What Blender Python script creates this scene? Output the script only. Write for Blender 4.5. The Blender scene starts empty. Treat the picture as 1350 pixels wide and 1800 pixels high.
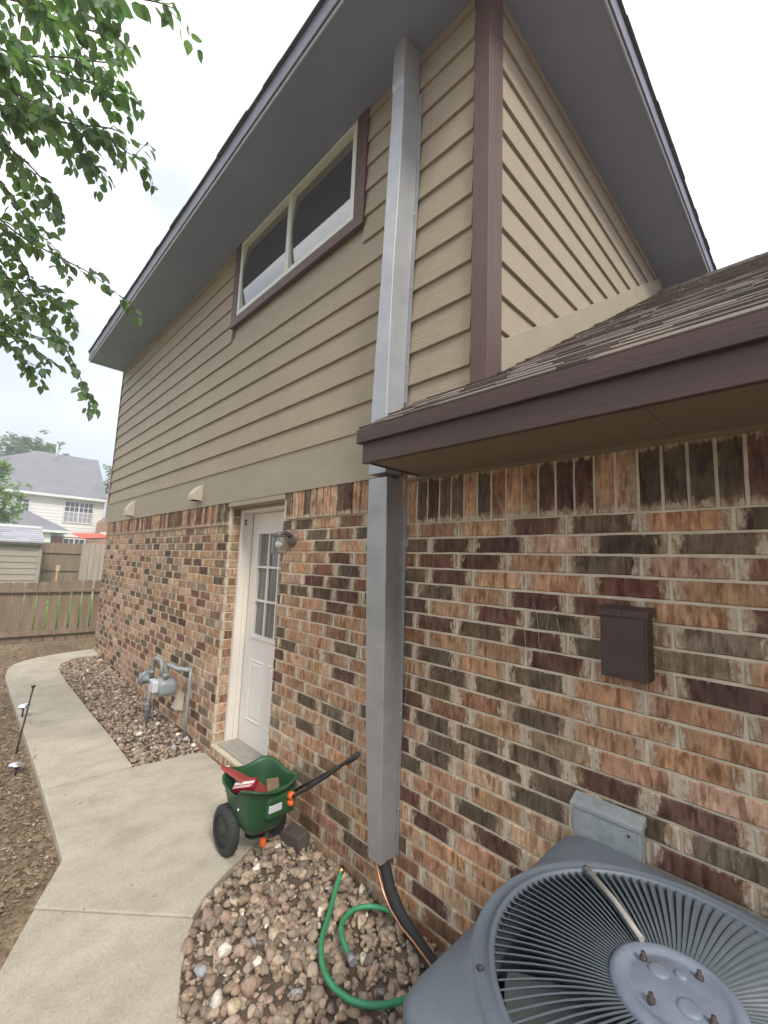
import bpy, math, random
from mathutils import Vector, Matrix, noise as mnoise
R = math.radians
rnd = random.Random(7)
SC = bpy.context.scene
COL = SC.collection

# ------------------------------------------------------------------ camera
CAM = Vector((1.477, -1.6945, 1.6434))
def make_camera():
    a, b, c = R(-45.687), R(6.9), R(2.198)
    fwd = Vector((math.sin(a)*math.cos(b), math.cos(a)*math.cos(b), math.sin(b)))
    right = Vector((math.cos(a), -math.sin(a), 0))
    up = right.cross(fwd)
    r = math.cos(c)*right + math.sin(c)*up
    u = -math.sin(c)*right + math.cos(c)*up
    m = Matrix(((r.x, u.x, -fwd.x, CAM.x), (r.y, u.y, -fwd.y, CAM.y), (r.z, u.z, -fwd.z, CAM.z), (0, 0, 0, 1)))
    cd = bpy.data.cameras.new('camera'); co = bpy.data.objects.new('camera', cd)
    COL.objects.link(co); co.matrix_world = m
    cd.sensor_fit = 'VERTICAL'; cd.sensor_height = 24.0; cd.lens = 24.0*757/1800
    cd.clip_start = .02; cd.clip_end = 3000
    SC.camera = co
make_camera()

# ------------------------------------------------------------------ sky and sun
SUN_AZ, SUN_EL = 108.0, 44.0      # azimuth measured clockwise from +Y
def make_world():
    w = bpy.data.worlds.new('World'); SC.world = w; w.use_nodes = True
    nt = w.node_tree; nt.nodes.clear(); N = nt.nodes.new; L = nt.links.new
    out = N('ShaderNodeOutputWorld'); bg = N('ShaderNodeBackground')
    sky = N('ShaderNodeTexSky'); sky.sky_type = 'NISHITA'; sky.sun_disc = False
    sky.sun_elevation = R(SUN_EL); sky.sun_rotation = R(SUN_AZ); sky.dust_density = 2.0
    tc = N('ShaderNodeTexCoord')
    sx = N('ShaderNodeSeparateXYZ'); L(tc.outputs['Generated'], sx.inputs[0])
    mp = N('ShaderNodeMapping'); mp.inputs['Scale'].default_value = (1, 1, 2.2); L(tc.outputs['Generated'], mp.inputs[0])
    n1 = N('ShaderNodeTexNoise'); n1.inputs['Scale'].default_value = 2.3; n1.inputs['Detail'].default_value = 8; n1.inputs['Roughness'].default_value = .55
    L(mp.outputs[0], n1.inputs['Vector'])
    r1 = N('ShaderNodeValToRGB'); r1.color_ramp.elements[0].position = .36; r1.color_ramp.elements[1].position = .60
    r1.color_ramp.elements[0].color = (5.6, 6.1, 7.4, 1); r1.color_ramp.elements[1].color = (11.9, 11.7, 11.4, 1)
    L(n1.outputs['Fac'], r1.inputs[0])
    # bank of flatter, bluish cloud low over the horizon, bright thin overcast above
    mr = N('ShaderNodeMapRange'); mr.inputs['From Min'].default_value = .10; mr.inputs['From Max'].default_value = .62
    L(sx.outputs['Z'], mr.inputs['Value'])
    lo = N('ShaderNodeMix'); lo.data_type = 'RGBA'
    L(mr.outputs[0], lo.inputs[0]); lo.inputs[6].default_value = (5.6, 6.2, 7.4, 1); L(r1.outputs[0], lo.inputs[7])
    mx = N('ShaderNodeMix'); mx.data_type = 'RGBA'; mx.inputs[0].default_value = .90
    L(sky.outputs[0], mx.inputs[6]); L(lo.outputs[2], mx.inputs[7])
    L(mx.outputs[2], bg.inputs[0]); bg.inputs[1].default_value = .1
    L(bg.outputs[0], out.inputs[0])
make_world()
def make_sun():
    ld = bpy.data.lights.new('sun', 'SUN'); ld.energy = 2.0; ld.angle = R(14); ld.color = (1, .95, .87)
    lo = bpy.data.objects.new('sun', ld); COL.objects.link(lo)
    az, el = R(SUN_AZ), R(SUN_EL)
    d = Vector((math.sin(az)*math.cos(el), math.cos(az)*math.cos(el), math.sin(el)))
    lo.rotation_euler = d.to_track_quat('Z', 'Y').to_euler(); lo.location = d*20
make_sun()
SC.view_settings.view_transform = 'Standard'; SC.view_settings.look = 'None'
SC.view_settings.exposure = .82; SC.view_settings.gamma = 1.0; SC.view_settings.use_curve_mapping = False

# ------------------------------------------------------------------ helpers
class MB:
    """collects boxes, prisms, tubes; build() links them as one mesh object"""
    def __init__(s): s.v = []; s.f = []; s.c = []; s.uv = []; s.hasc = False; s.hasuv = False; s.smooth = []
    def add(s, vs, fs, col=None, uvs=None, smooth=False):
        b = len(s.v); s.v += [tuple(p) for p in vs]; s.f += [tuple(i+b for i in f) for f in fs]
        s.smooth += [smooth]*len(fs)
        s.c += [col or (1, 1, 1, 1)]*len(vs); s.hasc |= col is not None
        s.uv += list(uvs) if uvs else [(0, 0, 0)]*len(vs); s.hasuv |= uvs is not None
        return s
    def box(s, lo, hi, col=None, M=None):
        x0, y0, z0 = lo; x1, y1, z1 = hi
        vs = [Vector(p) for p in ((x0,y0,z0),(x1,y0,z0),(x1,y1,z0),(x0,y1,z0),(x0,y0,z1),(x1,y0,z1),(x1,y1,z1),(x0,y1,z1))]
        if M: vs = [M @ p for p in vs]
        return s.add(vs, [(3,2,1,0),(4,5,6,7),(0,1,5,4),(1,2,6,5),(2,3,7,6),(3,0,4,7)], col)
    def beam(s, a, b, w, h, up=(0,0,1), col=None):
        a = Vector(a); b = Vector(b); d = (b-a).normalized(); sd = d.cross(Vector(up)).normalized(); u = sd.cross(d)
        vs = []
        for p in (a, b):
            for i, j in ((-1,-1),(1,-1),(1,1),(-1,1)): vs.append(p + sd*i*w/2 + u*j*h/2)
        return s.add(vs, [(3,2,1,0),(4,5,6,7),(0,1,5,4),(1,2,6,5),(2,3,7,6),(3,0,4,7)], col)
    def prism(s, poly, z0, z1, col=None):
        """poly: list of xy (ccw); z0,z1 numbers or functions of (x,y)"""
        n = len(poly); f0 = z0 if callable(z0) else (lambda x, y: z0); f1 = z1 if callable(z1) else (lambda x, y: z1)
        vs = [(x, y, f0(x, y)) for x, y in poly] + [(x, y, f1(x, y)) for x, y in poly]
        return s.add(vs, [tuple(range(n))[::-1], tuple(range(n, 2*n))] + [(i, (i+1) % n, n+(i+1) % n, n+i) for i in range(n)], col)
    def tube(s, pts, rad, n=10, col=None, caps=True, smooth=True):
        pts = [Vector(p) for p in pts]; k = len(pts)
        rs = rad if isinstance(rad, (list, tuple)) else [rad]*k
        vs = []; ref = None
        for i, p in enumerate(pts):
            d = (pts[min(i+1, k-1)] - pts[max(i-1, 0)]).normalized()
            if ref is None:
                ref = d.orthogonal().normalized()
            else:
                ref = (ref - d*ref.dot(d)).normalized()
            b = d.cross(ref)
            for j in range(n):
                a = 2*math.pi*j/n; vs.append(p + (ref*math.cos(a) + b*math.sin(a))*rs[i])
        fs = []
        for i in range(k-1):
            for j in range(n): fs.append((i*n+j, i*n+(j+1) % n, (i+1)*n+(j+1) % n, (i+1)*n+j))
        s.add(vs, fs, col, smooth=smooth)
        if caps:
            b = len(s.v)-len(vs)
            s.f += [tuple(b+j for j in range(n))[::-1], tuple(b+(k-1)*n+j for j in range(n))]; s.smooth += [False, False]
        return s
    def lathe(s, prof, n=24, M=None, col=None, smooth=True, close=False):
        """prof: list of (r,z) turned about z"""
        vs = []
        for r, z in prof:
            for j in range(n):
                a = 2*math.pi*j/n; p = Vector((r*math.cos(a), r*math.sin(a), z)); vs.append(M @ p if M else p)
        fs = []
        k = len(prof)
        for i in range(k-1):
            for j in range(n): fs.append((i*n+j, i*n+(j+1) % n, (i+1)*n+(j+1) % n, (i+1)*n+j))
        if close:
            fs.append(tuple(range(n))[::-1]); fs.append(tuple((k-1)*n+j for j in range(n)))
        return s.add(vs, fs, col, smooth=smooth)
    def loft(s, rings, col=None, smooth=True, cap0=False, cap1=False):
        n = len(rings[0]); vs = [p for r in rings for p in r]; fs = []
        for i in range(len(rings)-1):
            for j in range(n): fs.append((i*n+j, i*n+(j+1) % n, (i+1)*n+(j+1) % n, (i+1)*n+j))
        if cap0: fs.append(tuple(range(n))[::-1])
        if cap1: fs.append(tuple((len(rings)-1)*n+j for j in range(n)))
        return s.add(vs, fs, col, smooth=smooth)
    def build(s, name, m, parent=None, bevel=0, label=None):
        me = bpy.data.meshes.new(name); me.from_pydata(s.v, [], s.f); me.validate(clean_customdata=False)
        if s.hasc and len(me.vertices) == len(s.c):
            at = me.color_attributes.new('tone', 'FLOAT_COLOR', 'POINT'); at.data.foreach_set('color', [q for c in s.c for q in c])
        if s.hasuv and len(me.vertices) == len(s.uv):
            at = me.attributes.new('buv', 'FLOAT_VECTOR', 'POINT'); at.data.foreach_set('vector', [q for c in s.uv for q in c])
        if len(me.polygons) == len(s.smooth): me.polygons.foreach_set('use_smooth', s.smooth)
        me.materials.append(m); me.update()
        o = bpy.data.objects.new(name, me); COL.objects.link(o)
        if parent: o.parent = parent; o.matrix_parent_inverse = Matrix.Translation(parent.location).inverted() if parent.parent is None else Matrix.Identity(4)
        if bevel:
            b = o.modifiers.new('bevel', 'BEVEL'); b.width = bevel; b.segments = 2; b.limit_method = 'ANGLE'; b.angle_limit = R(35)
        if label: o['label'] = label
        return o
def tag(o, label=None, cat=None, group=None, kind=None):
    for k, v in (('label', label), ('category', cat), ('group', group), ('kind', kind)):
        if v: o[k] = v
    return o
def empty(name, loc, label, cat, group=None):
    o = bpy.data.objects.new(name, None); COL.objects.link(o); o.location = loc; o.empty_display_size = .1
    return tag(o, label, cat, group)

def mat(name, rough=.7, metal=0, spec=.5):
    m = bpy.data.materials.new(name); m.use_nodes = True; nt = m.node_tree
    b = nt.nodes['Principled BSDF']; b.inputs['Roughness'].default_value = rough; b.inputs['Metallic'].default_value = metal
    b.inputs['Specular IOR Level'].default_value = spec
    return m, nt, b
def noise_node(nt, scale, detail=5, rough=.6, stretch=None, coord='Object'):
    tc = nt.nodes.new('ShaderNodeTexCoord'); n = nt.nodes.new('ShaderNodeTexNoise')
    n.inputs['Scale'].default_value = scale; n.inputs['Detail'].default_value = detail; n.inputs['Roughness'].default_value = rough
    if stretch:
        mp = nt.nodes.new('ShaderNodeMapping'); mp.inputs['Scale'].default_value = stretch
        nt.links.new(tc.outputs[coord], mp.inputs[0]); nt.links.new(mp.outputs[0], n.inputs['Vector'])
    else: nt.links.new(tc.outputs[coord], n.inputs['Vector'])
    return n
def ramp(nt, fac, stops):
    r = nt.nodes.new('ShaderNodeValToRGB'); e = r.color_ramp.elements
    while len(e) < len(stops): e.new(.5)
    for i, (p, c) in enumerate(stops): e[i].position = p; e[i].color = (*c, 1) if len(c) == 3 else c
    nt.links.new(fac, r.inputs[0]); return r
def mixc(nt, fac, a, b, mode='MIX'):
    m = nt.nodes.new('ShaderNodeMix'); m.data_type = 'RGBA'; m.blend_type = mode
    for i, v in ((0, fac), (6, a), (7, b)):
        if hasattr(v, 'links'): nt.links.new(v, m.inputs[i])
        elif i == 0: m.inputs[0].default_value = v
        else: m.inputs[i].default_value = (*v, 1) if len(v) == 3 else v
    return m.outputs[2]
def mth(nt, op, a, b=0.0, clamp=False):
    m = nt.nodes.new('ShaderNodeMath'); m.operation = op; m.use_clamp = clamp
    for i, v in enumerate((a, b)):
        if hasattr(v, 'links'): nt.links.new(v, m.inputs[i])
        else: m.inputs[i].default_value = v
    return m.outputs[0]
def bump(nt, b, h, strength=.4, dist=.01, prev=None):
    n = nt.nodes.new('ShaderNodeBump'); n.inputs['Strength'].default_value = strength; n.inputs['Distance'].default_value = dist
    nt.links.new(h, n.inputs['Height'])
    if prev: nt.links.new(prev, n.inputs['Normal'])
    nt.links.new(n.outputs[0], b.inputs['Normal']); return n.outputs[0]
def plain(name, c1, c2=None, scale=6, rough=.7, metal=0, stretch=None, bs=.15, bscale=None, spec=.5, dirt=0, bdist=.005):
    """two-tone surface with noise variation, fine bump and uneven gloss"""
    m, nt, b = mat(name, rough, metal, spec); c2 = c2 or tuple(x*.8 for x in c1)
    n = noise_node(nt, scale, 6, .65, stretch)
    rp = ramp(nt, n.outputs['Fac'], [(.32, c1), (.70, c2)]); col = rp.outputs[0]
    if dirt:
        n3 = noise_node(nt, scale*.35, 8, .7)
        r3 = ramp(nt, n3.outputs['Fac'], [(.50, (0, 0, 0)), (.72, (dirt, dirt, dirt))])
        col = mixc(nt, r3.outputs[0], col, tuple(x*.45 for x in c1))
    nt.links.new(col, b.inputs['Base Color'])
    n2 = noise_node(nt, bscale or scale*8, 4, .6, stretch)
    bump(nt, b, n2.outputs['Fac'], bs, bdist)
    nt.links.new(mth(nt, 'ADD', mth(nt, 'MULTIPLY', n.outputs['Fac'], .25), rough-.12), b.inputs['Roughness'])
    return m
def toned(name, mult=1.0, nscale=30, var=.35, rough=.85, bs=.5, bdist=.004):
    """colour from the per-vertex 'tone' attribute, broken up by noise"""
    m, nt, b = mat(name, rough); a = nt.nodes.new('ShaderNodeVertexColor'); a.layer_name = 'tone'
    n = noise_node(nt, nscale, 6, .7)
    lo, hi = 1-var, 1+var
    r = ramp(nt, n.outputs['Fac'], [(.3, (lo*mult,)*3), (.7, (hi*mult,)*3)])
    nt.links.new(mixc(nt, 1.0, a.outputs[0], r.outputs[0], 'MULTIPLY'), b.inputs['Base Color'])
    bump(nt, b, n.outputs['Fac'], bs, bdist); return m

# ------------------------------------------------------------------ materials
def brick_mat():
    m, nt, b = mat('brick_face', .88, 0, .25); L = nt.links.new
    a = nt.nodes.new('ShaderNodeVertexColor'); a.layer_name = 'tone'
    g = nt.nodes.new('ShaderNodeAttribute'); g.attribute_name = 'buv'
    sx = nt.nodes.new('ShaderNodeSeparateXYZ'); L(g.outputs['Vector'], sx.inputs[0])
    # shift the noise for every brick so that no pattern runs across joints
    tc = nt.nodes.new('ShaderNodeTexCoord')
    cx = nt.nodes.new('ShaderNodeCombineXYZ'); L(mth(nt, 'MULTIPLY', sx.outputs['Z'], 37.0), cx.inputs[1])
    va = nt.nodes.new('ShaderNodeVectorMath'); va.operation = 'ADD'; L(tc.outputs['Object'], va.inputs[0]); L(cx.outputs[0], va.inputs[1])
    def nz(scale, st, det=5, ro=.65):
        mp = nt.nodes.new('ShaderNodeMapping'); mp.inputs['Scale'].default_value = st; L(va.outputs[0], mp.inputs[0])
        n = nt.nodes.new('ShaderNodeTexNoise'); n.inputs['Scale'].default_value = scale; n.inputs['Detail'].default_value = det; n.inputs['Roughness'].default_value = ro
        L(mp.outputs[0], n.inputs['Vector']); return n.outputs['Fac']
    streak = nz(95, (1, 1, .10)); mid = nz(24, (1, 1, .5), 4); fine = nz(220, (1, 1, .6)); blot = nz(14, (1, 1, .55), 3, .5)
    col = a.outputs[0]
    col = mixc(nt, 1.0, col, ramp(nt, streak, [(.30, (.70, .66, .60)), (.5, (1, 1, 1)), (.72, (1.38, 1.36, 1.30))]).outputs[0], 'MULTIPLY')
    col = mixc(nt, 1.0, col, ramp(nt, mid, [(.33, (.66, .60, .55)), (.66, (1.28, 1.26, 1.22))]).outputs[0], 'MULTIPLY')
    # flashed darker stripes on the light bricks
    dk = mth(nt, 'MULTIPLY', ramp(nt, nz(48, (1, 1, .22), 3, .5), [(.52, (0,)*3), (.58, (1,)*3)]).outputs[0], ramp(nt, blot, [(.38, (0,)*3), (.50, (.95,)*3)]).outputs[0])
    col = mixc(nt, mth(nt, 'MULTIPLY', dk, .72), col, mixc(nt, 1.0, col, (.44, .34, .28), 'MULTIPLY'))
    # ends of the brick fired lighter
    au = mth(nt, 'ABSOLUTE', sx.outputs['X'])
    em = ramp(nt, mth(nt, 'ADD', au, mth(nt, 'MULTIPLY', mth(nt, 'SUBTRACT', mid, .5), .9)), [(.76, (0,)*3), (.90, (.8,)*3)])
    col = mixc(nt, em.outputs[0], col, mixc(nt, ramp(nt, streak, [(.4,(0,)*3),(.6,(1,)*3)]).outputs[0], (.25,.155,.092), (.42,.30,.195)))
    # mortar wiped over the arrises
    av = mth(nt, 'ABSOLUTE', sx.outputs['Y'])
    ed = mth(nt, 'MAXIMUM', mth(nt, 'MULTIPLY', au, 1.0), mth(nt, 'ADD', mth(nt, 'MULTIPLY', av, .55), .22))
    sm = ramp(nt, mth(nt, 'ADD', ed, mth(nt, 'MULTIPLY', mth(nt, 'SUBTRACT', nz(60, (1, 1, .35), 5, .7), .5), 1.5)), [(.86, (0,)*3), (1.08, (.8,)*3)])
    col = mixc(nt, sm.outputs[0], col, (.52, .45, .35))
    sc = ramp(nt, nz(150, (1, 1, .12), 3, .6), [(.66, (0,)*3), (.72, (.5,)*3)])
    col = mixc(nt, mth(nt, 'MULTIPLY', sc.outputs[0], ramp(nt, nz(9, (1,1,.8), 3), [(.5,(0,)*3),(.62,(1,)*3)]).outputs[0]), col, (.50,.43,.33))
    gr = ramp(nt, nz(1.3, (1,1,1), 4), [(.35, (.84,.83,.82)), (.62, (1.07,)*3)])
    col = mixc(nt, 1.0, col, gr.outputs[0], 'MULTIPLY')
    L(col, b.inputs['Base Color'])
    h = mth(nt, 'ADD', mth(nt, 'MULTIPLY', streak, .8), fine)
    bump(nt, b, h, .55, .004)
    return m
M = {}
M['brick'] = brick_mat()
M['mortar'] = plain('mortar', (.66, .585, .445), (.49, .425, .32), 14, .95, bs=.7, bscale=260, bdist=.004, spec=.1)
def siding_mat():
    m, nt, b = mat('siding_paint', .62, 0, .4)
    g = noise_node(nt, 1.0, 6, .62, (7, 7, 95)); g.inputs['Distortion'].default_value = .9
    lg = noise_node(nt, 1.3, 5, .6)
    sp = noise_node(nt, 16, 3, .6, (.6, .6, 5))
    col = ramp(nt, lg.outputs['Fac'], [(.3, (.305, .252, .175)), (.7, (.345, .287, .202))]).outputs[0]
    col = mixc(nt, 1.0, col, ramp(nt, sp.outputs['Fac'], [(.3, (.92, .92, .92)), (.75, (1.08, 1.08, 1.08))]).outputs[0], 'MULTIPLY')
    nt.links.new(col, b.inputs['Base Color'])
    bump(nt, b, g.outputs['Fac'], .55, .006)
    return m
M['siding'] = siding_mat()
M['trimtan'] = plain('tan_trim_paint', (.33, .285, .205), (.29, .245, .172), 5, .62, bs=.35, bscale=60, stretch=(.4, .4, 1))
M['brown'] = plain('brown_trim_paint', (.110, .060, .046), (.088, .049, .038), 7, .48, bs=.4, bscale=40, stretch=(3, 3, .4), dirt=.25)
M['brownh'] = plain('brown_fascia_paint', (.066, .033, .025), (.049, .026, .020), 6, .5, bs=.35, bscale=45, stretch=(.4, .4, 3), dirt=.2)
M['soffit'] = plain('soffit_flare_tint', (.25, .275, .385), (.215, .238, .34), 2.0, .7, bs=.2, bscale=40)  # bluish lens flare over the eaves is mixed into this base colour
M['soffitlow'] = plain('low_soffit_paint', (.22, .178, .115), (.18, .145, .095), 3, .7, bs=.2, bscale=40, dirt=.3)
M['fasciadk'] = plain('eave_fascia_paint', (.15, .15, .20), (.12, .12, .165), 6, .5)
M['drip'] = plain('drip_metal', (.55, .56, .60), (.45, .46, .50), 8, .35, .6)
M['galv'] = plain('galvanised_duct', (.42, .42, .425), (.34, .34, .345), 7, .46, .55, bs=.12, bscale=20, dirt=.25)
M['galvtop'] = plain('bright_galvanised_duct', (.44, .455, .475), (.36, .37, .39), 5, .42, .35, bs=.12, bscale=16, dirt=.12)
M['galvold'] = plain('old_galvanised', (.36, .40, .41), (.25, .285, .29), 24, .55, .35, bs=.25, dirt=.35)
M['sillgrey'] = plain('sill_grey', (.36, .335, .29), (.27, .25, .215), 9, .7, dirt=.4)
M['white'] = plain('door_white', (.76, .725, .66), (.70, .665, .605), 3, .45, bs=.06, bscale=60)
M['white2'] = plain('jamb_white', (.76, .71, .64), (.70, .65, .58), 4, .5, bs=.08, bscale=60)
M['winwhite'] = plain('window_frame_almond', (.72, .73, .64), (.64, .65, .57), 5, .45, bs=.05)
def glass_mat(name, c=(.02, .022, .025), rough=.04, streaks=False):
    m, nt, b = mat(name, rough, 0, .8); b.inputs['Base Color'].default_value = (*c, 1)
    if streaks:
        n = noise_node(nt, 40, 2, .5, (1, 1, .05))
        nt.links.new(ramp(nt, n.outputs['Fac'], [(.35, tuple(x*.75 for x in c)), (.65, tuple(x*1.3 for x in c))]).outputs[0], b.inputs['Base Color'])
    n2 = noise_node(nt, 2.5, 2, .5); bump(nt, b, n2.outputs['Fac'], .04, .01)
    return m
M['glass'] = glass_mat('window_glass', (.02, .022, .026)); M['glass'].node_tree.nodes['Principled BSDF'].inputs['IOR'].default_value = 2.3
M['doorglass'] = glass_mat('door_glass', (.145, .150, .145), .2, True)
M['acbody'] = plain('condenser_paint', (.115, .138, .162), (.092, .112, .133), 9, .5, 0, bs=.15, bscale=120, dirt=.3, spec=.5)
M['acgrille'] = plain('condenser_grille_plastic', (.105, .130, .146), (.082, .103, .118), 14, .5, bs=.15, bscale=150, dirt=.25)
M['achub'] = plain('condenser_hub', (.20, .232, .285), (.15, .177, .22), 16, .5, bs=.25, bscale=90, dirt=.45)
M['acdark'] = plain('condenser_inside', (.035, .038, .04), (.02, .022, .024), 10, .7)
M['blade'] = plain('fan_blade', (.20, .225, .22), (.15, .17, .165), 20, .5)
M['bar'] = plain('motor_conduit', (.38, .36, .31), (.28, .265, .23), 30, .5)
M['screw'] = plain('rusty_screw', (.075, .055, .05), (.05, .038, .036), 40, .6, .4)
M['rubber'] = plain('black_rubber', (.022, .023, .022), (.035, .036, .034), 14, .75, bs=.3, bscale=120)
M['foam'] = plain('pipe_insulation', (.012, .012, .013), (.022, .022, .024), 25, .8, bs=.5, bscale=120)
M['copper'] = plain('copper', (.72, .36, .22), (.5, .22, .13), 30, .32, 1)
M['green'] = plain('green_plastic', (.018, .082, .028), (.014, .062, .022), 9, .42, bs=.12, bscale=90, dirt=.35)
M['green2'] = plain('light_green_plastic', (.04, .19, .09), (.03, .14, .065), 9, .4)
M['hose'] = plain('green_hose', (.045, .28, .125), (.032, .215, .095), 30, .4, bs=.25, bscale=400)
M['brass'] = plain('brass', (.55, .42, .18), (.4, .3, .12), 30, .3, 1)
M['steel'] = plain('black_steel_tube', (.025, .022, .022), (.045, .038, .035), 20, .4, .3)
M['orange'] = plain('orange_plastic', (.75, .14, .025), (.62, .11, .02), 12, .45)
M['red'] = plain('red_bag', (.33, .018, .03), (.24, .014, .022), 12, .45, bs=.3, bscale=30)
M['redbag'] = plain('red_bag_foil', (.33, .045, .035), (.15, .035, .03), 12, .35, bs=.5, bscale=25)
M['paper'] = plain('white_print', (.78, .76, .74), (.7, .68, .66), 12, .6)
M['card'] = plain('brown_card', (.20, .13, .07), (.12, .08, .045), 14, .8)
M['gas'] = plain('gas_grey_paint', (.33, .36, .365), (.24, .265, .27), 18, .5, .15, dirt=.35)
M['gaslt'] = plain('meter_face_grey', (.55, .56, .58), (.48, .49, .51), 12, .45)
M['vent'] = plain('vent_tan_plastic', (.50, .44, .35), (.42, .37, .29), 8, .55)
M['boxbrown'] = plain('box_brown_paint', (.062, .034, .028), (.046, .027, .022), 6, .5, bs=.1, dirt=.35)
M['lampbrown'] = plain('lamp_aged_bronze', (.20, .16, .145), (.12, .09, .085), 14, .42, .5)
M['bulb'] = plain('bulb_white', (.85, .87, .88), (.8, .82, .84), 3, .25)
def lampglass():
    m, nt, b = mat('lantern_glass', .12); b.inputs['Base Color'].default_value = (.80, .84, .78, 1)
    b.inputs['Transmission Weight'].default_value = .95; b.inputs['IOR'].default_value = 1.1
    n = noise_node(nt, 60, 2); bump(nt, b, n.outputs['Fac'], .1, .002); return m
M['lglass'] = lampglass()
M['stone'] = toned('river_stone', 1.0, 60, .38, .8, .6, .004)
M['chip'] = toned('wood_chip', 1.0, 90, .3, .9, .4, .003)
M['shingle'] = toned('asphalt_shingle', 1.0, 420, .45, .95, .8, .004)
M['leaf'] = None
def leaf_mat(name, c, c2, trans=.35):
    m = bpy.data.materials.new(name); m.use_nodes = True; nt = m.node_tree; nt.nodes.clear()
    out = nt.nodes.new('ShaderNodeOutputMaterial'); d = nt.nodes.new('ShaderNodeBsdfPrincipled'); t = nt.nodes.new('ShaderNodeBsdfTranslucent')
    d.inputs['Roughness'].default_value = .45
    a = nt.nodes.new('ShaderNodeVertexColor'); a.layer_name = 'tone'
    n = noise_node(nt, 1.7, 3)
    col = mixc(nt, 1.0, ramp(nt, n.outputs['Fac'], [(.35, c), (.65, c2)]).outputs[0], a.outputs[0], 'MULTIPLY')
    nt.links.new(col, d.inputs['Base Color'])
    hs = mixc(nt, 1.0, col, (1.5, 1.9, .7), 'MULTIPLY'); nt.links.new(hs, t.inputs[0])
    mx = nt.nodes.new('ShaderNodeMixShader'); mx.inputs[0].default_value = trans
    nt.links.new(d.outputs[0], mx.inputs[1]); nt.links.new(t.outputs[0], mx.inputs[2]); nt.links.new(mx.outputs[0], out.inputs[0])
    return m
M['leaf'] = leaf_mat('leaf_green', (.115, .18, .115), (.155, .225, .13), .45)
M['leaffar'] = leaf_mat('far_leaf_green', (.14, .22, .12), (.19, .28, .15), .3)
M['leafbush'] = leaf_mat('bush_leaf_green', (.17, .27, .085), (.24, .34, .12), .25)
M['bark'] = plain('bark', (.11, .085, .065), (.06, .048, .038), 12, .9, bs=.8, bscale=30, stretch=(1, 1, .3))
def concrete():
    m, nt, b = mat('concrete', .9, 0, .2)
    n = noise_node(nt, 1.6, 8, .62); n2 = noise_node(nt, 75, 5, .7); n3 = noise_node(nt, 7, 6, .65, (1, .6, 1))
    c = ramp(nt, n.outputs['Fac'], [(.3, (.385, .350, .275)), (.7, (.485, .445, .36))]).outputs[0]
    c = mixc(nt, 1.0, c, ramp(nt, n2.outputs['Fac'], [(.30, (.80, .80, .80)), (.5, (1, 1, 1)), (.75, (1.14, 1.14, 1.13))]).outputs[0], 'MULTIPLY')
    c = mixc(nt, 1.0, c, ramp(nt, n3.outputs['Fac'], [(.35, (.86, .85, .84)), (.6, (1.05, 1.05, 1.05))]).outputs[0], 'MULTIPLY')
    v = nt.nodes.new('ShaderNodeTexVoronoi'); v.inputs['Scale'].default_value = 9; tc = nt.nodes.new('ShaderNodeTexCoord'); nt.links.new(tc.outputs['Object'], v.inputs['Vector'])
    pit = ramp(nt, v.outputs['Distance'], [(.035, (.55,)*3), (.075, (1,)*3)]).outputs[0]
    c = mixc(nt, 1.0, c, pit, 'MULTIPLY')
    nt.links.new(c, b.inputs['Base Color']); bump(nt, b, mth(nt, 'ADD', n2.outputs['Fac'], mth(nt, 'MULTIPLY', n3.outputs['Fac'], 1.5)), .5, .004); return m
M['concrete'] = concrete()
def dirt_mat():
    m, nt, b = mat('bare_dirt', .98, 0, .1)
    n = noise_node(nt, 1.1, 7, .6); n2 = noise_node(nt, 38, 6, .72); n3 = noise_node(nt, 9, 6, .7, (1, 2.2, 1))
    c = ramp(nt, n.outputs['Fac'], [(.3, (.18, .132, .090)), (.7, (.34, .262, .18))]).outputs[0]
    c = mixc(nt, 1.0, c, ramp(nt, n2.outputs['Fac'], [(.32, (.45, .43, .40)), (.5, (1, 1, 1)), (.72, (1.75, 1.7, 1.55))]).outputs[0], 'MULTIPLY')
    c = mixc(nt, 1.0, c, ramp(nt, n3.outputs['Fac'], [(.35, (.65, .64, .62)), (.65, (1.25, 1.25, 1.2))]).outputs[0], 'MULTIPLY')
    nt.links.new(c, b.inputs['Base Color']); bump(nt, b, n2.outputs['Fac'], 1.0, .02); return m
M['dirt'] = dirt_mat()
M['darksoil'] = plain('bed_soil', (.13, .095, .065), (.08, .06, .042), 25, .98, bs=1, bscale=60)
M['grass'] = plain('lawn_green', (.16, .32, .05), (.10, .22, .035), 9, .9, bs=.8, bscale=120)
M['woodold'] = plain('weathered_fence_wood', (.30, .225, .155), (.19, .14, .095), 3, .88, bs=.5, bscale=25, stretch=(4, 4, .35), dirt=.4)
M['woodgrey'] = plain('grey_fence_wood', (.44, .36, .31), (.30, .24, .205), 3, .88, bs=.5, bscale=25, stretch=(5, 5, .3), dirt=.3)
M['woodnew'] = plain('raw_pine', (.62, .42, .24), (.5, .33, .18), 6, .7)
M['shedwall'] = plain('shed_siding', (.36, .30, .25), (.32, .265, .22), 3, .7)
M['shedroof'] = toned('shed_shingles', 1.0, 30, .2)
M['whitetrim'] = plain('white_trim', (.74, .74, .72), (.68, .68, .66), 3, .6)
M['farwall'] = plain('white_lap_siding', (.80, .765, .72), (.74, .71, .67), 2, .7)
M['farroof'] = plain('grey_shingle_roof', (.225, .225, .245), (.18, .18, .20), 1.2, .9, bs=.4, bscale=20, dirt=.2)
M['farbrick'] = plain('far_brick', (.36, .20, .14), (.28, .15, .105), 3, .9)
M['awning'] = plain('red_canvas', (.72, .12, .07), (.62, .10, .06), 2, .8)
M['fardark'] = glass_mat('far_window_glass', (.05, .055, .075), .1)
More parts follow.
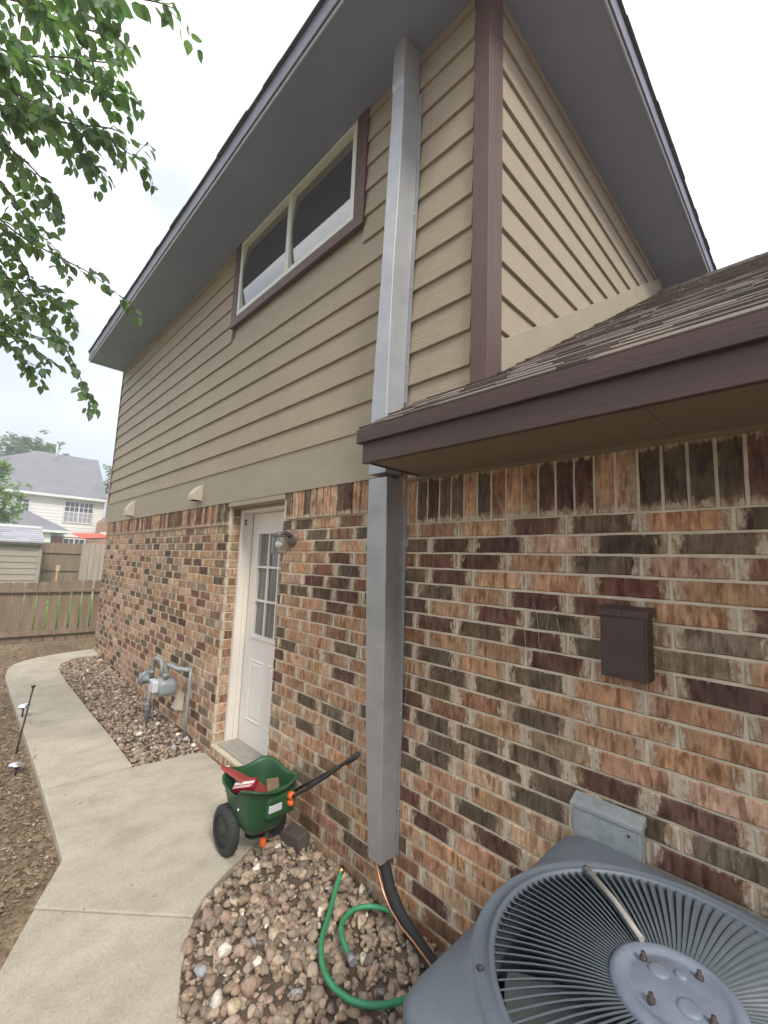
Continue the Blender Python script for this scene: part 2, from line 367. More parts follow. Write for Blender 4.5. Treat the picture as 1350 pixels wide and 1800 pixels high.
M['fargrey'] = plain('window_blind', (.36, .34, .37), (.32, .30, .33), 3, .6)
M['chalk'] = plain('chalk_mark', (.62, .56, .46), (.5, .45, .36), 80, .9)
M['paver'] = plain('dark_paver', (.105, .085, .068), (.07, .058, .048), 20, .9)
M['solar'] = plain('metal_cap', (.75, .78, .82), (.66, .69, .73), 12, .22, .8)
M['interior'] = plain('dark_interior', (.02, .02, .02), (.03, .03, .03), 3, .9)

def smoothst(x): x = min(max(x, 0), 1); return x*x*(3-2*x)
def gz(x): return min(max((-x-2.3)/4.4, 0), 1)*.14

# ------------------------------------------------------------------ ground
def structure(o): o['kind'] = 'structure'; return o
def ground():
    # fine sheet near the house, coarse to the horizon, as one sheet
    def axis(lo, hi, step, far):
        a = []; x = lo
        while x <= hi+1e-6: a.append(x); x += step
        s = step*2; y = hi
        up = []
        while y < far: y += s; s *= 1.55; up.append(y)
        s = step*2; y = lo; dn = []
        while y > -far: y -= s; s *= 1.55; dn.append(y)
        return dn[::-1] + a + up
    xs = axis(-9, 3, .07, 1200); ys = axis(-3.2, .6, .07, 1200)
    vs = []
    for y in ys:
        for x in xs:
            near = -9.5 < x < 3.5 and -3.6 < y < 1
            h = mnoise.noise((x*2.1, y*2.1, 0))*.012 + mnoise.noise((x*7, y*7, 3))*.008 if near else 0
            vs.append((x, y, gz(x) - .05 + h))
    n = len(xs); fs = [(j*n+i, j*n+i+1, (j+1)*n+i+1, (j+1)*n+i) for j in range(len(ys)-1) for i in range(n-1)]
    b = MB(); b.add(vs, fs, smooth=True); structure(b.build('ground', M['dirt']))
ground()
def lawn():
    b = MB(); b.prism([(-60, -30), (-8.6, -30), (-8.6, 40), (-60, 40)], .05, .105)
    structure(b.build('lawn', M['grass']))
    g = MB(); r = random.Random(3)
    for i in range(9000):
        x = -8.65 - abs(r.gauss(0, 1.9)); y = r.uniform(-2.2, 2.6); h = r.uniform(.05, .13); a = r.uniform(0, math.pi); w = .006
        dx, dy = math.cos(a)*w, math.sin(a)*w; lx, ly = r.uniform(-.03, .03), r.uniform(-.03, .03)
        t = r.uniform(.7, 1.4)
        g.add([(x-dx, y-dy, .10), (x+dx, y+dy, .10), (x+lx, y+ly, .10+h)], [(0, 1, 2)], (t*.16, t*.34, t*.05, 1))
    tag(g.build('grass', toned('grass_blades', 1, 30, .2)), 'bright green grass seen through the gaps of the near fence', 'grass', kind='stuff')
lawn()
def weeds():
    b = MB(); r = random.Random(14)
    for i in range(9000):
        x = r.uniform(-9.6, -8.35); y = r.uniform(-1.5, 1.2); h = r.random()**.8*(.72+.08*math.sin(y*5)); z = .1+h
        a = r.uniform(0, 6.28); t = r.uniform(.65, 1.35); s = r.uniform(.02, .045); e = Matrix.Rotation(a, 3, 'Z') @ Matrix.Rotation(r.uniform(-1.1, .4), 3, 'Y')
        vs = [Vector((x, y, z)) + e @ Vector(q)*s for q in ((0,0,0),(.5,.35,.05),(1.1,0,0),(.5,-.35,.05))]
        b.add(vs, [(0,1,2,3)], (.36*t, .60*t, .13*t, 1))
    for i in range(500):
        x = r.uniform(-9.5, -8.4); y = r.uniform(-1.5, 1.2); h = r.uniform(.3, .70); b.tube([(x,y,.09),(x+r.uniform(-.05,.05),y+r.uniform(-.05,.05),.1+h)], .003, 4, (.16,.34,.06,1), caps=False)
    tag(b.build('weeds', leaf_mat('weed_leaf', (1,1,1), (.9,.9,.9), .3)), 'tall bright green weeds showing through the near fence gaps', 'weeds', kind='stuff')

OUT = [(-6.729,.012),(-6.614,-.412),(-6.446,-.74),(-6.356,-.899),(-6.2,-1.01),(-5.951,-1.08),(-5.601,-1.118),(-4.95,-1.115),(-4.544,-1.112),(-3.328,-1.1),(-2.406,-1.095)]
INN = [(-6.259,-.012),(-6.24,-.24),(-6.18,-.36),(-5.981,-.504),(-5.747,-.566),(-5.443,-.583),(-4.975,-.585),(-3.768,-.562),(-3.096,-.54),(-2.419,-.528)]
def path():
    b = MB(); f0 = lambda x, y: gz(x)-.12; f1 = lambda x, y: gz(x)
    j = .007
    # four slabs of the walk and two of the landing, parted by tooled joints
    def slab(poly): b.prism(poly, f0, f1)
    # far return behind the corner
    slab([(-6.729,.012),(-6.614,-.412),(-6.484-j,-.739),(-6.18-j,-.372),(-6.24,-.24),(-6.259,-.012)])
    slab([(-6.484+j,-.739),(-6.356,-.899),(-6.2,-1.01),(-5.951,-1.08),(-5.601,-1.118),(-4.935-j,-1.115),(-4.98-j,-.585),(-5.443,-.583),(-5.747,-.566),(-5.981,-.504),(-6.18+j,-.36)])
    slab([(-4.935+j,-1.115),(-4.544,-1.112),(-3.328,-1.1),(-2.412-j,-1.095),(-2.41-j,-.535),(-3.096,-.54),(-3.768,-.562),(-4.98+j,-.585)])
    slab([(-2.412+j,-1.095),(-1.895,-1.102),(-1.494,-1.111),(-1.187-j,-1.26),(-.655-j,-.737),(-.69,-.705),(-.755,-.635),(-.84,-.489),(-.931,-.312),(-1.002,-.124),(-1.03,-.012),(-2.30,-.012),(-2.352,-.10),(-2.40+j,-.53)])
    slab([(-1.187+j,-1.262),(-.896,-1.394),(-.4,-1.72),(.1,-2.2),(.45,-2.9),(.75,-2.9),(.70,-2.3),(.45,-1.62),(.02,-1.12),(-.226,-.956),(-.287,-.93),(-.439,-.865),(-.608,-.765),(-.655+j,-.737)])
    o = structure(b.build('path', M['concrete'], bevel=.006))
    d = MB()
    for (x0, y0), (x1, y1) in (((-6.5,-.70),(-6.17,-.39)), ((-4.935,-1.09),(-4.98,-.60)), ((-2.412,-1.07),(-2.405,-.56)), ((-1.17,-1.24),(-.67,-.755))):
        z = min(gz(x0), gz(x1)); d.beam((x0, y0, z-.05), (x1, y1, z-.05), .10, .05)
    structure(d.build('path_joint_filler', M['darksoil']))
path()

def ptin(p, poly):
    x, y = p; c = False; n = len(poly)
    for i in range(n):
        x1, y1 = poly[i]; x2, y2 = poly[(i+1) % n]
        if (y1 > y) != (y2 > y) and x < (x2-x1)*(y-y1)/(y2-y1)+x1: c = not c
    return c
def ico():
    import bmesh
    bm = bmesh.new(); bmesh.ops.create_icosphere(bm, subdivisions=2, radius=1)
    v = [p.co.copy() for p in bm.verts]; f = [tuple(q.index for q in t.verts) for t in bm.faces]
    bm2 = bmesh.new(); bmesh.ops.create_icosphere(bm2, subdivisions=1, radius=1)
    v2 = [p.co.copy() for p in bm2.verts]; f2 = [tuple(q.index for q in t.verts) for t in bm2.faces]
    bm.free(); bm2.free(); return (v, f), (v2, f2)
ICO2, ICO1 = ico()
STONE_COL = [(.20,.135,.088),(.17,.115,.075),(.25,.18,.118),(.14,.10,.070),(.21,.14,.095),(.28,.205,.135),(.175,.13,.092),(.19,.12,.082),(.13,.095,.068),(.22,.16,.112)]
def rocks(name, poly, count, smin, smax, base, label, fine=True, seed=1, layers=((0, 1.0),)):
    r = random.Random(seed); (iv, jf) = ICO2 if fine else ICO1
    var = []
    for k in range(14):
        off = Vector((k*7.3, k*3.1, k)); vv = []
        cuts = [(Vector((r.gauss(0,1), r.gauss(0,1), r.gauss(0,1))).normalized(), r.uniform(.42, .82)) for _ in range(9)]
        for p in iv:
            q = p*(1+.35*mnoise.noise(p*1.1+off)+.10*mnoise.noise(p*3+off))
            for n, d in cuts:
                e = q.dot(n)-d
                if e > 0: q = q - n*e*.9
            vv.append(q)
        var.append(vv)
    xs = [p[0] for p in poly]; ys = [p[1] for p in poly]; b = MB(); c = 0; tries = 0
    while c < count and tries < count*30:
        tries += 1
        x, y = r.uniform(min(xs), max(xs)), r.uniform(min(ys), max(ys))
        if not ptin((x, y), poly): continue
        s = smin + (smax-smin)*r.random()**2.2; lay, lf = layers[r.randrange(len(layers))]
        eu = Matrix.Rotation(r.uniform(0, 6.28), 3, 'Z') @ Matrix.Rotation(r.gauss(0, .35), 3, 'X') @ Matrix.Rotation(r.gauss(0, .35), 3, 'Y')
        sc = Vector((s*r.uniform(.85, 1.3), s*r.uniform(.7, 1.05), s*r.uniform(.5, .8)))
        z = base(x, y) + lay + sc.z*.35
        col = STONE_COL[r.randrange(len(STONE_COL))]; t = r.uniform(.75, 1.25)
        if r.random() < .025: col = (.50, .43, .33)
        if r.random() < .02: col = (.23, .215, .20)
        vv = var[r.randrange(14)]
        b.add([eu @ Vector((p.x*sc.x, p.y*sc.y, p.z*sc.z)) + Vector((x, y, z)) for p in vv], jf, (col[0]*t*1.5, col[1]*t*1.62, col[2]*t*1.74, 1), smooth=True)
        c += 1
    return tag(b.build(name, M['stone']), label, 'gravel', kind='stuff')
BED1 = [(-1.02,-.02),(-.99,-.13),(-.92,-.32),(-.83,-.50),(-.745,-.645),(-.66,-.725),(-.60,-.765),(-.43,-.885),(-.28,-.945),(-.02,-1.12),(.3,-1.44),(.45,-1.6),(2.6,-1.6),(2.6,-.012),(-1.02,-.012)]
BED2 = [(-6.24,-.02),(-6.22,-.24),(-6.16,-.36),(-5.98,-.49),(-5.747,-.555),(-5.443,-.572),(-3.768,-.550),(-3.096,-.527),(-2.43,-.52),(-2.37,-.10),(-2.32,-.015)]
def beds():
    b = MB(); b.prism([(x, y) for x, y in BED1], -.08, -.030)
    b.prism([(x, y) for x, y in BED2], lambda x, y: gz(x)-.08, lambda x, y: gz(x)-.030)
    structure(b.build('bed_soil', M['darksoil']))
    rocks('gravel', BED1[:11]+[(.8,-1.6),(.8,-.012),(-1.02,-.012)], 3600, .010, .037, lambda x, y: -.030, 'brown and tan river stones filling the bed under the grey duct', True, 5, ((0, 1), (.004, 1), (.012, 1)))
    rocks('gravel', BED2, 3600, .012, .034, lambda x, y: gz(x)-.030, 'brown river stones in the far bed around the gas meter', False, 8, ((0, 1), (.006, 1), (.012, 1)))
beds()
def chips():
    b = MB(); r = random.Random(11)
    for i in range(9000):
        if r.random() < .75: x = r.uniform(-4.6, -.6)
        else: x = r.uniform(-8, -4)
        y = -1.12 - abs(r.gauss(0, .55)) - (max(0, x+1.5)*1.0 if x > -1.5 else 0)
        if x < -5.7: y = r.uniform(-2.2, -.2)
        if ptin((x, y), OUT+INN[::-1]): continue
        if x < -7.7 or y < -2.6: continue
        l = .003+.015*r.random()**2.5; w = r.uniform(.0015, .006); h = r.uniform(.0015, .004)
        Mx = Matrix.Translation((x, y, gz(x)-.045+r.uniform(0, .012))) @ Matrix.Rotation(r.uniform(0, 3.14), 4, 'Z') @ Matrix.Rotation(r.gauss(0, .3), 4, 'Y')
        t = r.uniform(.5, 1.5); c = r.choice([(.22,.155,.095),(.26,.19,.12),(.13,.09,.06),(.34,.26,.17),(.17,.13,.09)])
        b.box((-l, -w, 0), (l, w, h), (c[0]*t, c[1]*t, c[2]*t, 1), Mx)
    tag(b.build('mulch', M['chip']), 'brown wood chips and litter scattered over the bare soil', 'mulch', kind='stuff')
chips()
def litter():
    b = MB(); r = random.Random(77)
    for i in range(260):
        u = r.random()
        if u < .55: x, y, z = r.uniform(-1.0, .75), r.uniform(-1.1, -.03), .022
        elif u < .8: x, y, z = r.uniform(-6.2, -2.4), r.uniform(-.5, -.03), .02
        else: x, y, z = r.uniform(-6, .0), -1.1+abs(r.gauss(0, .12)), .002
        if u < .8 and not (ptin((x, y), BED1) or ptin((x, y), BED2)): continue
        if u >= .8 and x > -1.5: continue
        s = r.uniform(.004, .016); e = Matrix.Rotation(r.uniform(0, 6.28), 3, 'Z') @ Matrix.Rotation(r.gauss(0, .4), 3, 'X'); t = r.uniform(.6, 1.4)
        c = r.choice([(.30,.20,.11),(.22,.14,.08),(.38,.30,.18),(.17,.12,.08)])
        vs = [Vector((x, y, z+gz(x)+r.uniform(0, .006))) + e @ Vector(q)*s for q in ((-1,0,0),(0,.32,.12),(1,0,.05),(0,-.32,.12))]
        b.add(vs, [(0,1,2,3)], (c[0]*t, c[1]*t, c[2]*t, 1))
    tag(b.build('leaf_litter', M['chip']), 'dry brown leaf bits and twigs scattered on stones and path edges', 'leaf litter', kind='stuff')
litter()

# ------------------------------------------------------------------ the house
HOUSE = empty('brick_house', (-3, 0, 0), 'two storey brick and tan siding house with brown trim filling the right of the view', 'house')
BL, BH, JT = .2577, .0762, .0095
CC = {'T': (.41,.253,.158), 'P': (.44,.31,.215), 'O': (.122,.094,.064), 'M': (.125,.068,.050), 'B': (.215,.122,.074), 'G': (.235,.185,.128), 'R': (.185,.090,.060)}
brr = random.Random(21)
def brick(b, o, u, n, l, h, code, thick=.012, out=0.0):
    """o: lower left corner on the mortar plane, u: direction along, n: outward normal"""
    o, u, n = Vector(o), Vector(u), Vector(n); w = Vector((0, 0, 1)); j = lambda s=.0018: brr.uniform(-s, s)
    c = CC[code]; t = brr.uniform(.80, 1.22); g = brr.uniform(.94, 1.06)
    col = (c[0]*t, c[1]*t*g, c[2]*t*g*brr.uniform(.92, 1.08), 1); k = brr.random()*5
    th = thick + brr.uniform(-.002, .002) + out; bv = .004
    nu = max(2, int(l/.05)); vs = []; uv = []; fs = []
    ru = u*j(.0008)
    # front face grid with slightly crumbled outline, then a small arris and the sides
    top = []; bot = []
    for i in range(nu+1):
        a = i/nu; x = bv + (l-2*bv)*a
        bot.append(o + u*(x + (j() if i in (0, nu) else 0)) + w*(bv+j(.0015)) + n*(th+j(.0006)))
        top.append(o + u*(x + (j() if i in (0, nu) else 0)) + w*(h-bv+j(.0015)) + n*(th+j(.0006)))
    obot = [p - n*bv - w*bv + (u*(-bv) if i == 0 else u*bv if i == nu else Vector()) for i, p in enumerate(bot)]
    otop = [p - n*bv + w*bv + (u*(-bv) if i == 0 else u*bv if i == nu else Vector()) for i, p in enumerate(top)]
    ibot = [p - n*(th+.004) for p in obot]; itop = [p - n*(th+.004) for p in otop]
    m = nu+1; rowsets = [ibot, obot, bot, top, otop, itop]
    vv = [-1, -1, -.9, .9, 1, 1]
    for rI, row in enumerate(rowsets):
        for i, p in enumerate(row): vs.append(p); uv.append((-1+2*i/nu, vv[rI], k))
    for r_ in range(5):
        for i in range(nu): fs.append((r_*m+i, r_*m+i+1, (r_+1)*m+i+1, (r_+1)*m+i))
    for e in (0, nu):
        for r_ in ((0, 1, 4, 5), (1, 2, 3, 4)):
            q = tuple(x*m+e for x in r_); fs.append(q if e else q[::-1])
    if u.cross(w).dot(n) < 0: fs = [f[::-1] for f in fs]
    b.add(vs, fs, col, uv)

MIX_R = 'TTTTBBOOOMMPGR'; MIX_L = 'TTTPPPPPPPGGGBOOMRTTPB'
RIGHT = {1: 'TTTMOTOT', 2: 'OMMPOOTM', 3: 'BMMTOPBO', 4: 'OMTTRTTB', 5: 'OOTMMTMT', 6: 'OTMOPGTM', 7: 'OMOMOGTO', 8: 'BTTMTMOT',
         9: 'OOTOTTPO', 10: 'TOOTTTTM', 11: 'GOBOTTPB', 12: 'MBTGTPTO', 13: 'MOOOMMOT', 14: 'POOOOOTM', 15: 'MOPOPMOT', 16: 'OTTPTBMO', 17: 'PTOPOMTG',
         18: 'MBMPMOTT', 19: 'PMTMTBTO', 20: 'TTTOTPTM', 21: 'OTTMTTOP', 22: 'BPOTBTTO', 23: 'TMTPOTBO', 24: 'TBGTMTPO'}
LEFT = {1: 'TBOM', 2: 'OBOM', 3: 'OTRT', 4: 'TMTM', 5: 'TROTO', 6: 'PMMBO', 7: 'OOMOO', 8: 'PTMBO', 9: 'TBTTT', 10: 'TTBTB', 11: 'TTOTT', 12: 'OTTTT', 13: 'TTMTO', 14: 'TTTTT', 15: 'TTTOT', 16: 'TOOTM', 17: 'TPOTT', 18: 'POTTO', 19: 'TTTTB', 20: 'PTBTT', 21: 'TGTPT', 22: 'TGTTM', 23: 'OTOTB', 24: 'OTTOB', 25: 'TBTTO'}
XC = -.085
DX0, DX1, DTOP = -2.20, -1.325, 2.115
def brick_walls():
    right = MB(); left = MB()
    n = (0, -1, 0); u = (1, 0, 0); y = .006
    # ---- right wall, under the low roof
    for c in range(1, 27):
        z = 1.86 - c*BH + JT/2; off = 0 if c % 2 else .0857*1.0
        row = RIGHT.get(c, '')
        for i in range(-2, 18):
            x0 = off + i*BL + JT/2; x1 = x0 + BL - JT
            if i == -2 and x1 < XC: continue
            x0c = max(x0, XC)
            if x1-x0c < .02: continue
            code = row[i+1] if 0 <= i+1 < len(row) else brr.choice(MIX_R)
            brick(right, (x0c, y, z), u, n, x1-x0c, BH-JT, code)
    x = XC + .004
    SOL = 'TOMOOTOTTTMMMTPOOOOMTOTPMO'
    for k in range(60):
        w = .0645; code = SOL[k] if k < len(SOL) else brr.choice(MIX_R)
        brick_v(right, x, y, 1.862, w, .238, code); x += w + .0098
    # ---- left wall
    for c in range(1, 28):
        z = 1.936 - c*BH + JT/2; off = -.407 if c % 2 else -.505
        row = LEFT.get(c, '')
        i = 3
        while True:
            x1 = off + i*BL - JT/2; x0 = x1 - BL + JT; i -= 1
            if x0 < -6.85: break
            a, e = max(x0, -6.695), min(x1, XC)
            if e - a < .015: continue
            # the door opening
            segs = [(a, e)]
            if z > .09 and z < DTOP:
                if e > DX0+.002 and a < DX1-.002:
                    segs = []
                    if a < DX0-.02: segs.append((a, DX0))
                    if e > DX1+.02: segs.append((DX1, e))
            elif z > .0 and z <= .09:
                if e > DX0 and a < DX1: segs = [s for s in ((a, min(e, DX0)), (max(a, DX1), e)) if s[1]-s[0] > .02]
            idx = i - (-1) # counts from the duct leftwards
            kk = len(row) - 1 - (2 - i) if True else 0
            code = row[kk+1-0] if (0 <= kk+1 < len(row) and a > DX1-.3) else brr.choice(MIX_L)
            for s in segs: brick(left, (s[0], y, z), u, n, s[1]-s[0], BH-JT, code)
    x = -6.69
    while x < XC-.05:
        w = .0645
        if not (x+w > DX0+.002 and x < DX1-.01): brick_v(left, x, y, 1.938, min(w, XC-x), .232, brr.choice('TTPPGOOBMT'), out=.010)
        x += w+.0098
    # reveals of the door opening (bricks turned into the wall), both sides
    for c in range(-2, 26):
        z = 1.936 - c*BH + JT/2
        if z < .09 or z > DTOP-.05: continue
        brick(left, (DX0-.0055, .012, z), (0, 1, 0), (1, 0, 0), .088, BH-JT, brr.choice('PPPTPGPB'), thick=.0065)
        brick(left, (DX1+.0055, .100, z), (0, -1, 0), (-1, 0, 0), .088, BH-JT, brr.choice('PPPTG'), thick=.0065)
    # rowlock sill under the door
    x = DX0
    while x < DX1-.03:
        brick(left, (x, .0, .012), u, n, .062, .070, brr.choice('TPTBP'), thick=.018); x += .0725
    # end wall at the far corner
    for c in range(1, 28):
        z = 1.936 - c*BH + JT/2
        for i in range(6):
            brick(left, (-6.69, .015+i*BL+(0 if c % 2 else -.09)+.09, z), (0, 1, 0), (-1, 0, 0), BL-JT, BH-JT, brr.choice(MIX_L))
    bw = left.build('brick_wall', M['brick'], HOUSE); bw2 = right.build('brick_wall', M['brick'], HOUSE)
    m = MB(); yb = .105
    m.box((XC, -.0005, -.2), (5.0, yb, 2.14)); m2 = MB()
    m2.box((-6.688, -.0005, -.2), (DX0-.0045, yb, 2.16)); m2.box((DX1+.0045, -.0005, -.2), (XC-.0005, yb, 2.16)); m2.box((DX0+.0005, .004, -.2), (DX1-.0005, yb, .012))
    m2.box((-6.6875, .1055, -.2), (-6.58, 2.5, 2.16))
    m2.box((DX0+.001, .004, DTOP), (DX1-.001, yb, 2.161))
    m2.build('mortar', M['mortar'], bw); m.build('mortar', M['mortar'], bw2)
    f = MB(); f.box((DX0+.002, -.018, .082), (DX1-.002, .105, .096)); f.build('sill_mortar', M['mortar'], bw)
    # chalk scribble scratched on the wall
    s = MB(); yy = -.0095
    def strk(pts): s.tube([(x, yy, z) for x, z in pts], .0008, 5)
    strk([(.627,1.467),(.640,1.513),(.653,1.470),(.659,1.408),(.663,1.338)]); strk([(.735,1.505),(.703,1.476),(.692,1.40)]); strk([(.735,1.46),(.752,1.39)])
    strk([(.600,1.41),(.603,1.362),(.607,1.306)]); strk([(.665,1.33),(.672,1.31),(.669,1.35)])
    s.build('chalk_scribble', M['chalk'], bw2, label='thin pale chalk scribble on the brick beside the brown box')
def brick_v(b, x, y, z, w, h, code, out=0.0):
    """a soldier: the length runs upwards"""
    c = CC[code]; t = brr.uniform(.8, 1.2); col = (c[0]*t, c[1]*t, c[2]*t, 1); k = brr.random()*5
    th = .012+brr.uniform(-.002, .003)+out; bv = .004; vs = []; uv = []; fs = []; nv = 5
    j = lambda s=.0012: brr.uniform(-s, s)
    xs = [0, 0, bv, w-bv, w, w]; ds = [-.004, th-bv, th, th, th-bv, -.004]; vv = [-1, -1, -.9, .9, 1, 1]
    zs = [z] + [z + bv + (h-bv)*i/nv for i in range(nv+1)]
    for i, zz in enumerate(zs):
        for a in range(6):
            d = ds[a] if i else min(ds[a], th-bv); vs.append((x+xs[a]+j(.001), y-d, zz + (j() if i < 2 else 0))); uv.append((-1+2*max(i-1, 0)/nv if i else -1, vv[a], k))
    for i in range(nv+1):
        for a in range(5): fs.append((i*6+a, i*6+a+1, (i+1)*6+a+1, (i+1)*6+a))
    fs.append((5, 4, 3, 2, 1, 0)); b.add(vs, fs, col, uv)
brick_walls()

LAP0, LAP = 2.437, .1855
SOF = 4.73
WX0, WX1, WZ0 = -2.47, -.52, 3.855          # window casing outline
def lap_board(b, p0, p1, z, nrm, zt, joint=True):
    """one lap board between two plan points; profile leans out at the butt"""
    p0, p1, n = Vector((*p0, 0)), Vector((*p1, 0)), Vector((*nrm, 0))
    top = min(z+LAP+.022, zt)
    k = (top-z)/(LAP+.022)
    prof = [(.012, z+.0), (.030, z), (.031, z+.003), (.030-.018*k, top), (.004, top), (.004, z+.012)]
    vs = [p0 + n*d + Vector((0, 0, h)) for d, h in prof] + [p1 + n*d + Vector((0, 0, h)) for d, h in prof]
    m = len(prof); f = [(i, (i+1) % m, m+(i+1) % m, m+i) for i in range(m)] + [tuple(range(m))[::-1], tuple(range(m, 2*m))]
    if (p1-p0).cross(Vector((0, 0, 1))).dot(n) < 0: f = [q[::-1] for q in f]
    b.add(vs, f)
def siding():
    r = random.Random(5); b = MB()
    for k in range(0, 13):
        z = LAP0 + k*LAP
        if z > SOF-.02: break
        cuts = [-6.69, .325]; x = -6.69 + [1.25, 3.0, .75, 2.2][k % 4] + r.uniform(-.2, .2)
        while x < .1: cuts.append(x); x += 3.66
        cuts.sort()
        for a, e in zip(cuts, cuts[1:]):
            a2, e2 = a+(.0008 if a > -6.6 else 0), e-(.0008 if e < .3 else 0)
            for s, t in ([(a2, e2)] if z+LAP < WZ0+.01 else [(a2, min(e2, WX0+.01)), (max(a2, WX1-.01), e2)]):
                if t-s > .02: lap_board(b, (s, .0), (t, .0), z, (0, -1), SOF)
    b.build('lap_siding', M['siding'], HOUSE)
    # gable side, facing right; cut off by the sloping skirt board
    g = MB(); X = .408
    roof = lambda y: 2.530+.63*y
    for k in range(0, 13):
        z = LAP0 + k*LAP
        if z > SOF-.02: break
        ym = (z+LAP-.165-2.530)/.63+.05
        if ym < .1: continue
        lap_board(g, (X-.006, .07), (X-.006, min(ym, 4.6)), z, (1, 0), SOF)
    g.build('lap_siding', M['siding'], HOUSE)
    s = MB(); y0, y1 = .0785, 3.3
    vs = []
    for x in (X+.002, X+.030):
        vs += [(x, y0, roof(y0)+.004), (x, y1, roof(y1)+.004), (x, y1, roof(y1)+.172), (x, y0, roof(y0)+.172)]
    s.add(vs, [(0,3,2,1),(4,5,6,7),(0,1,5,4),(1,2,6,5),(2,3,7,6),(3,0,4,7)])
    s.build('skirt_board', M['trimtan'], HOUSE, bevel=.002)
    # frieze board between brick and siding
    f = MB(); f.box((-6.70, -.022, 2.135), (XC+.02, .003, LAP0+.012)); f.build('frieze_board', M['trimtan'], HOUSE, bevel=.002)
    # sheathing behind the boards
    w = MB()
    w.box((-6.685, .0035, 2.163), (WX0+.05, .12, SOF)); w.box((WX1-.05, .0035, 2.163), (.400, .12, SOF)); w.box((WX0+.0505, .0035, 2.163), (WX1-.0505, .12, WZ0+.05))
    w.box((.29, .121, 2.3), (.400, 5.09, SOF)); w.box((-6.684, .121, 2.163), (-6.57, 5.2, SOF)); w.box((-6.56, 5.1, 0), (.40, 5.2, SOF))
    w.build('sheathing', M['trimtan'], HOUSE)
    c = MB(); c.box((.345, -.052, 2.45), (.436, -.026, SOF+.01)); c.build('corner_board', M['brown'], HOUSE, bevel=.002)
    c = MB(); c.box((.4095, -.0255, 2.45), (.4362, .078, SOF+.01)); c.build('corner_board', M['brown'], HOUSE, bevel=.002)
    c = MB(); c.box((-6.712, -.034, 2.44), (-6.688, .03, SOF)); c.build('corner_board', M['brown'], HOUSE, bevel=.002)
siding()

def nails():
    b = MB(); r = random.Random(2)
    for k in range(12):
        z = LAP0+k*LAP+.022
        for i in range(17):
            x = -6.5+.406*i+r.uniform(-.01, .01)
            if z > WZ0-.1 and WX0-.05 < x < WX1+.05: continue
            if x > .3: continue
            b.lathe([(.0035, 0), (.003, .0012), (0, .0012)], 6, Matrix.Translation((x, -.0285, z)) @ Matrix.Rotation(R(90), 4, 'X'))
    o = b.build('nail_heads', M['trimtan'], HOUSE); o['kind'] = 'stuff'
nails()
def window():
    wd = MB()
    z0, z1 = WZ0, SOF
    wd.box((WX0, -.045, z0+.015), (WX1, -.012, z0+.10)); wd.box((WX0, -.0445, z0+.10), (WX0+.105, -.012, z1)); wd.box((WX1-.105, -.0445, z0+.10), (WX1, -.012, z1))
    cas = wd.build('window_casing', M['brown'], HOUSE, bevel=.003)
    fr = MB(); x0, x1, a, t = WX0+.107, WX1-.107, z0+.102, .045; xm = (x0+x1)/2
    zt = SOF-.004
    fr.box((x0, -.040, a), (x1, .03, a+t)); fr.box((x0, -.0395, a+t), (x0+t, .03, zt)); fr.box((x1-t, -.0395, a+t), (x1, .03, zt)); fr.box((x0+t, -.039, zt-.03), (x1-t, .03, zt))
    fr.box((x0+t, -.024, a+t), (xm-.028, .025, a+t+.022)); fr.box((xm+.028, -.010, a+t), (x1-t, .025, a+t+.022))
    fr.box((xm-.030, -.032, a+t), (xm+.028, .026, zt-.03))
    f = fr.build('window_frame', M['winwhite'], HOUSE, bevel=.003)
    def pane(xa, xb, yb, deg):
        # curved outward on purpose so the lower glass reflects open sky
        za, zb = a+t+.012, zt-.020; n = 14; H = zb-za; k = math.tan(R(deg))*H; vs = []
        for d in (0, .005):
            for i in range(n+1):
                q = i/n; y = yb - k*q*(1-q)*1.0 + d; vs += [(xa, y, za+H*q), (xb, y, za+H*q)]
        m = 2*(n+1); fs = [(2*i, 2*i+1, 2*i+3, 2*i+2) for i in range(n)] + [(m+2*i+2, m+2*i+3, m+2*i+1, m+2*i) for i in range(n)]
        g = MB(); g.add(vs, fs, smooth=True); g.build('pane', M['glass'], f)
    pane(x0+t-.003, xm-.027, .010, 12.5)
    pane(xm+.026, x1-t+.003, .012, 9.5)
    i = MB(); i.box((x0, .045, a), (x1, .06, zt)); i.build('dark_backing', M['interior'], f)  # near-black sheet standing in for the unlit room behind the panes
window()

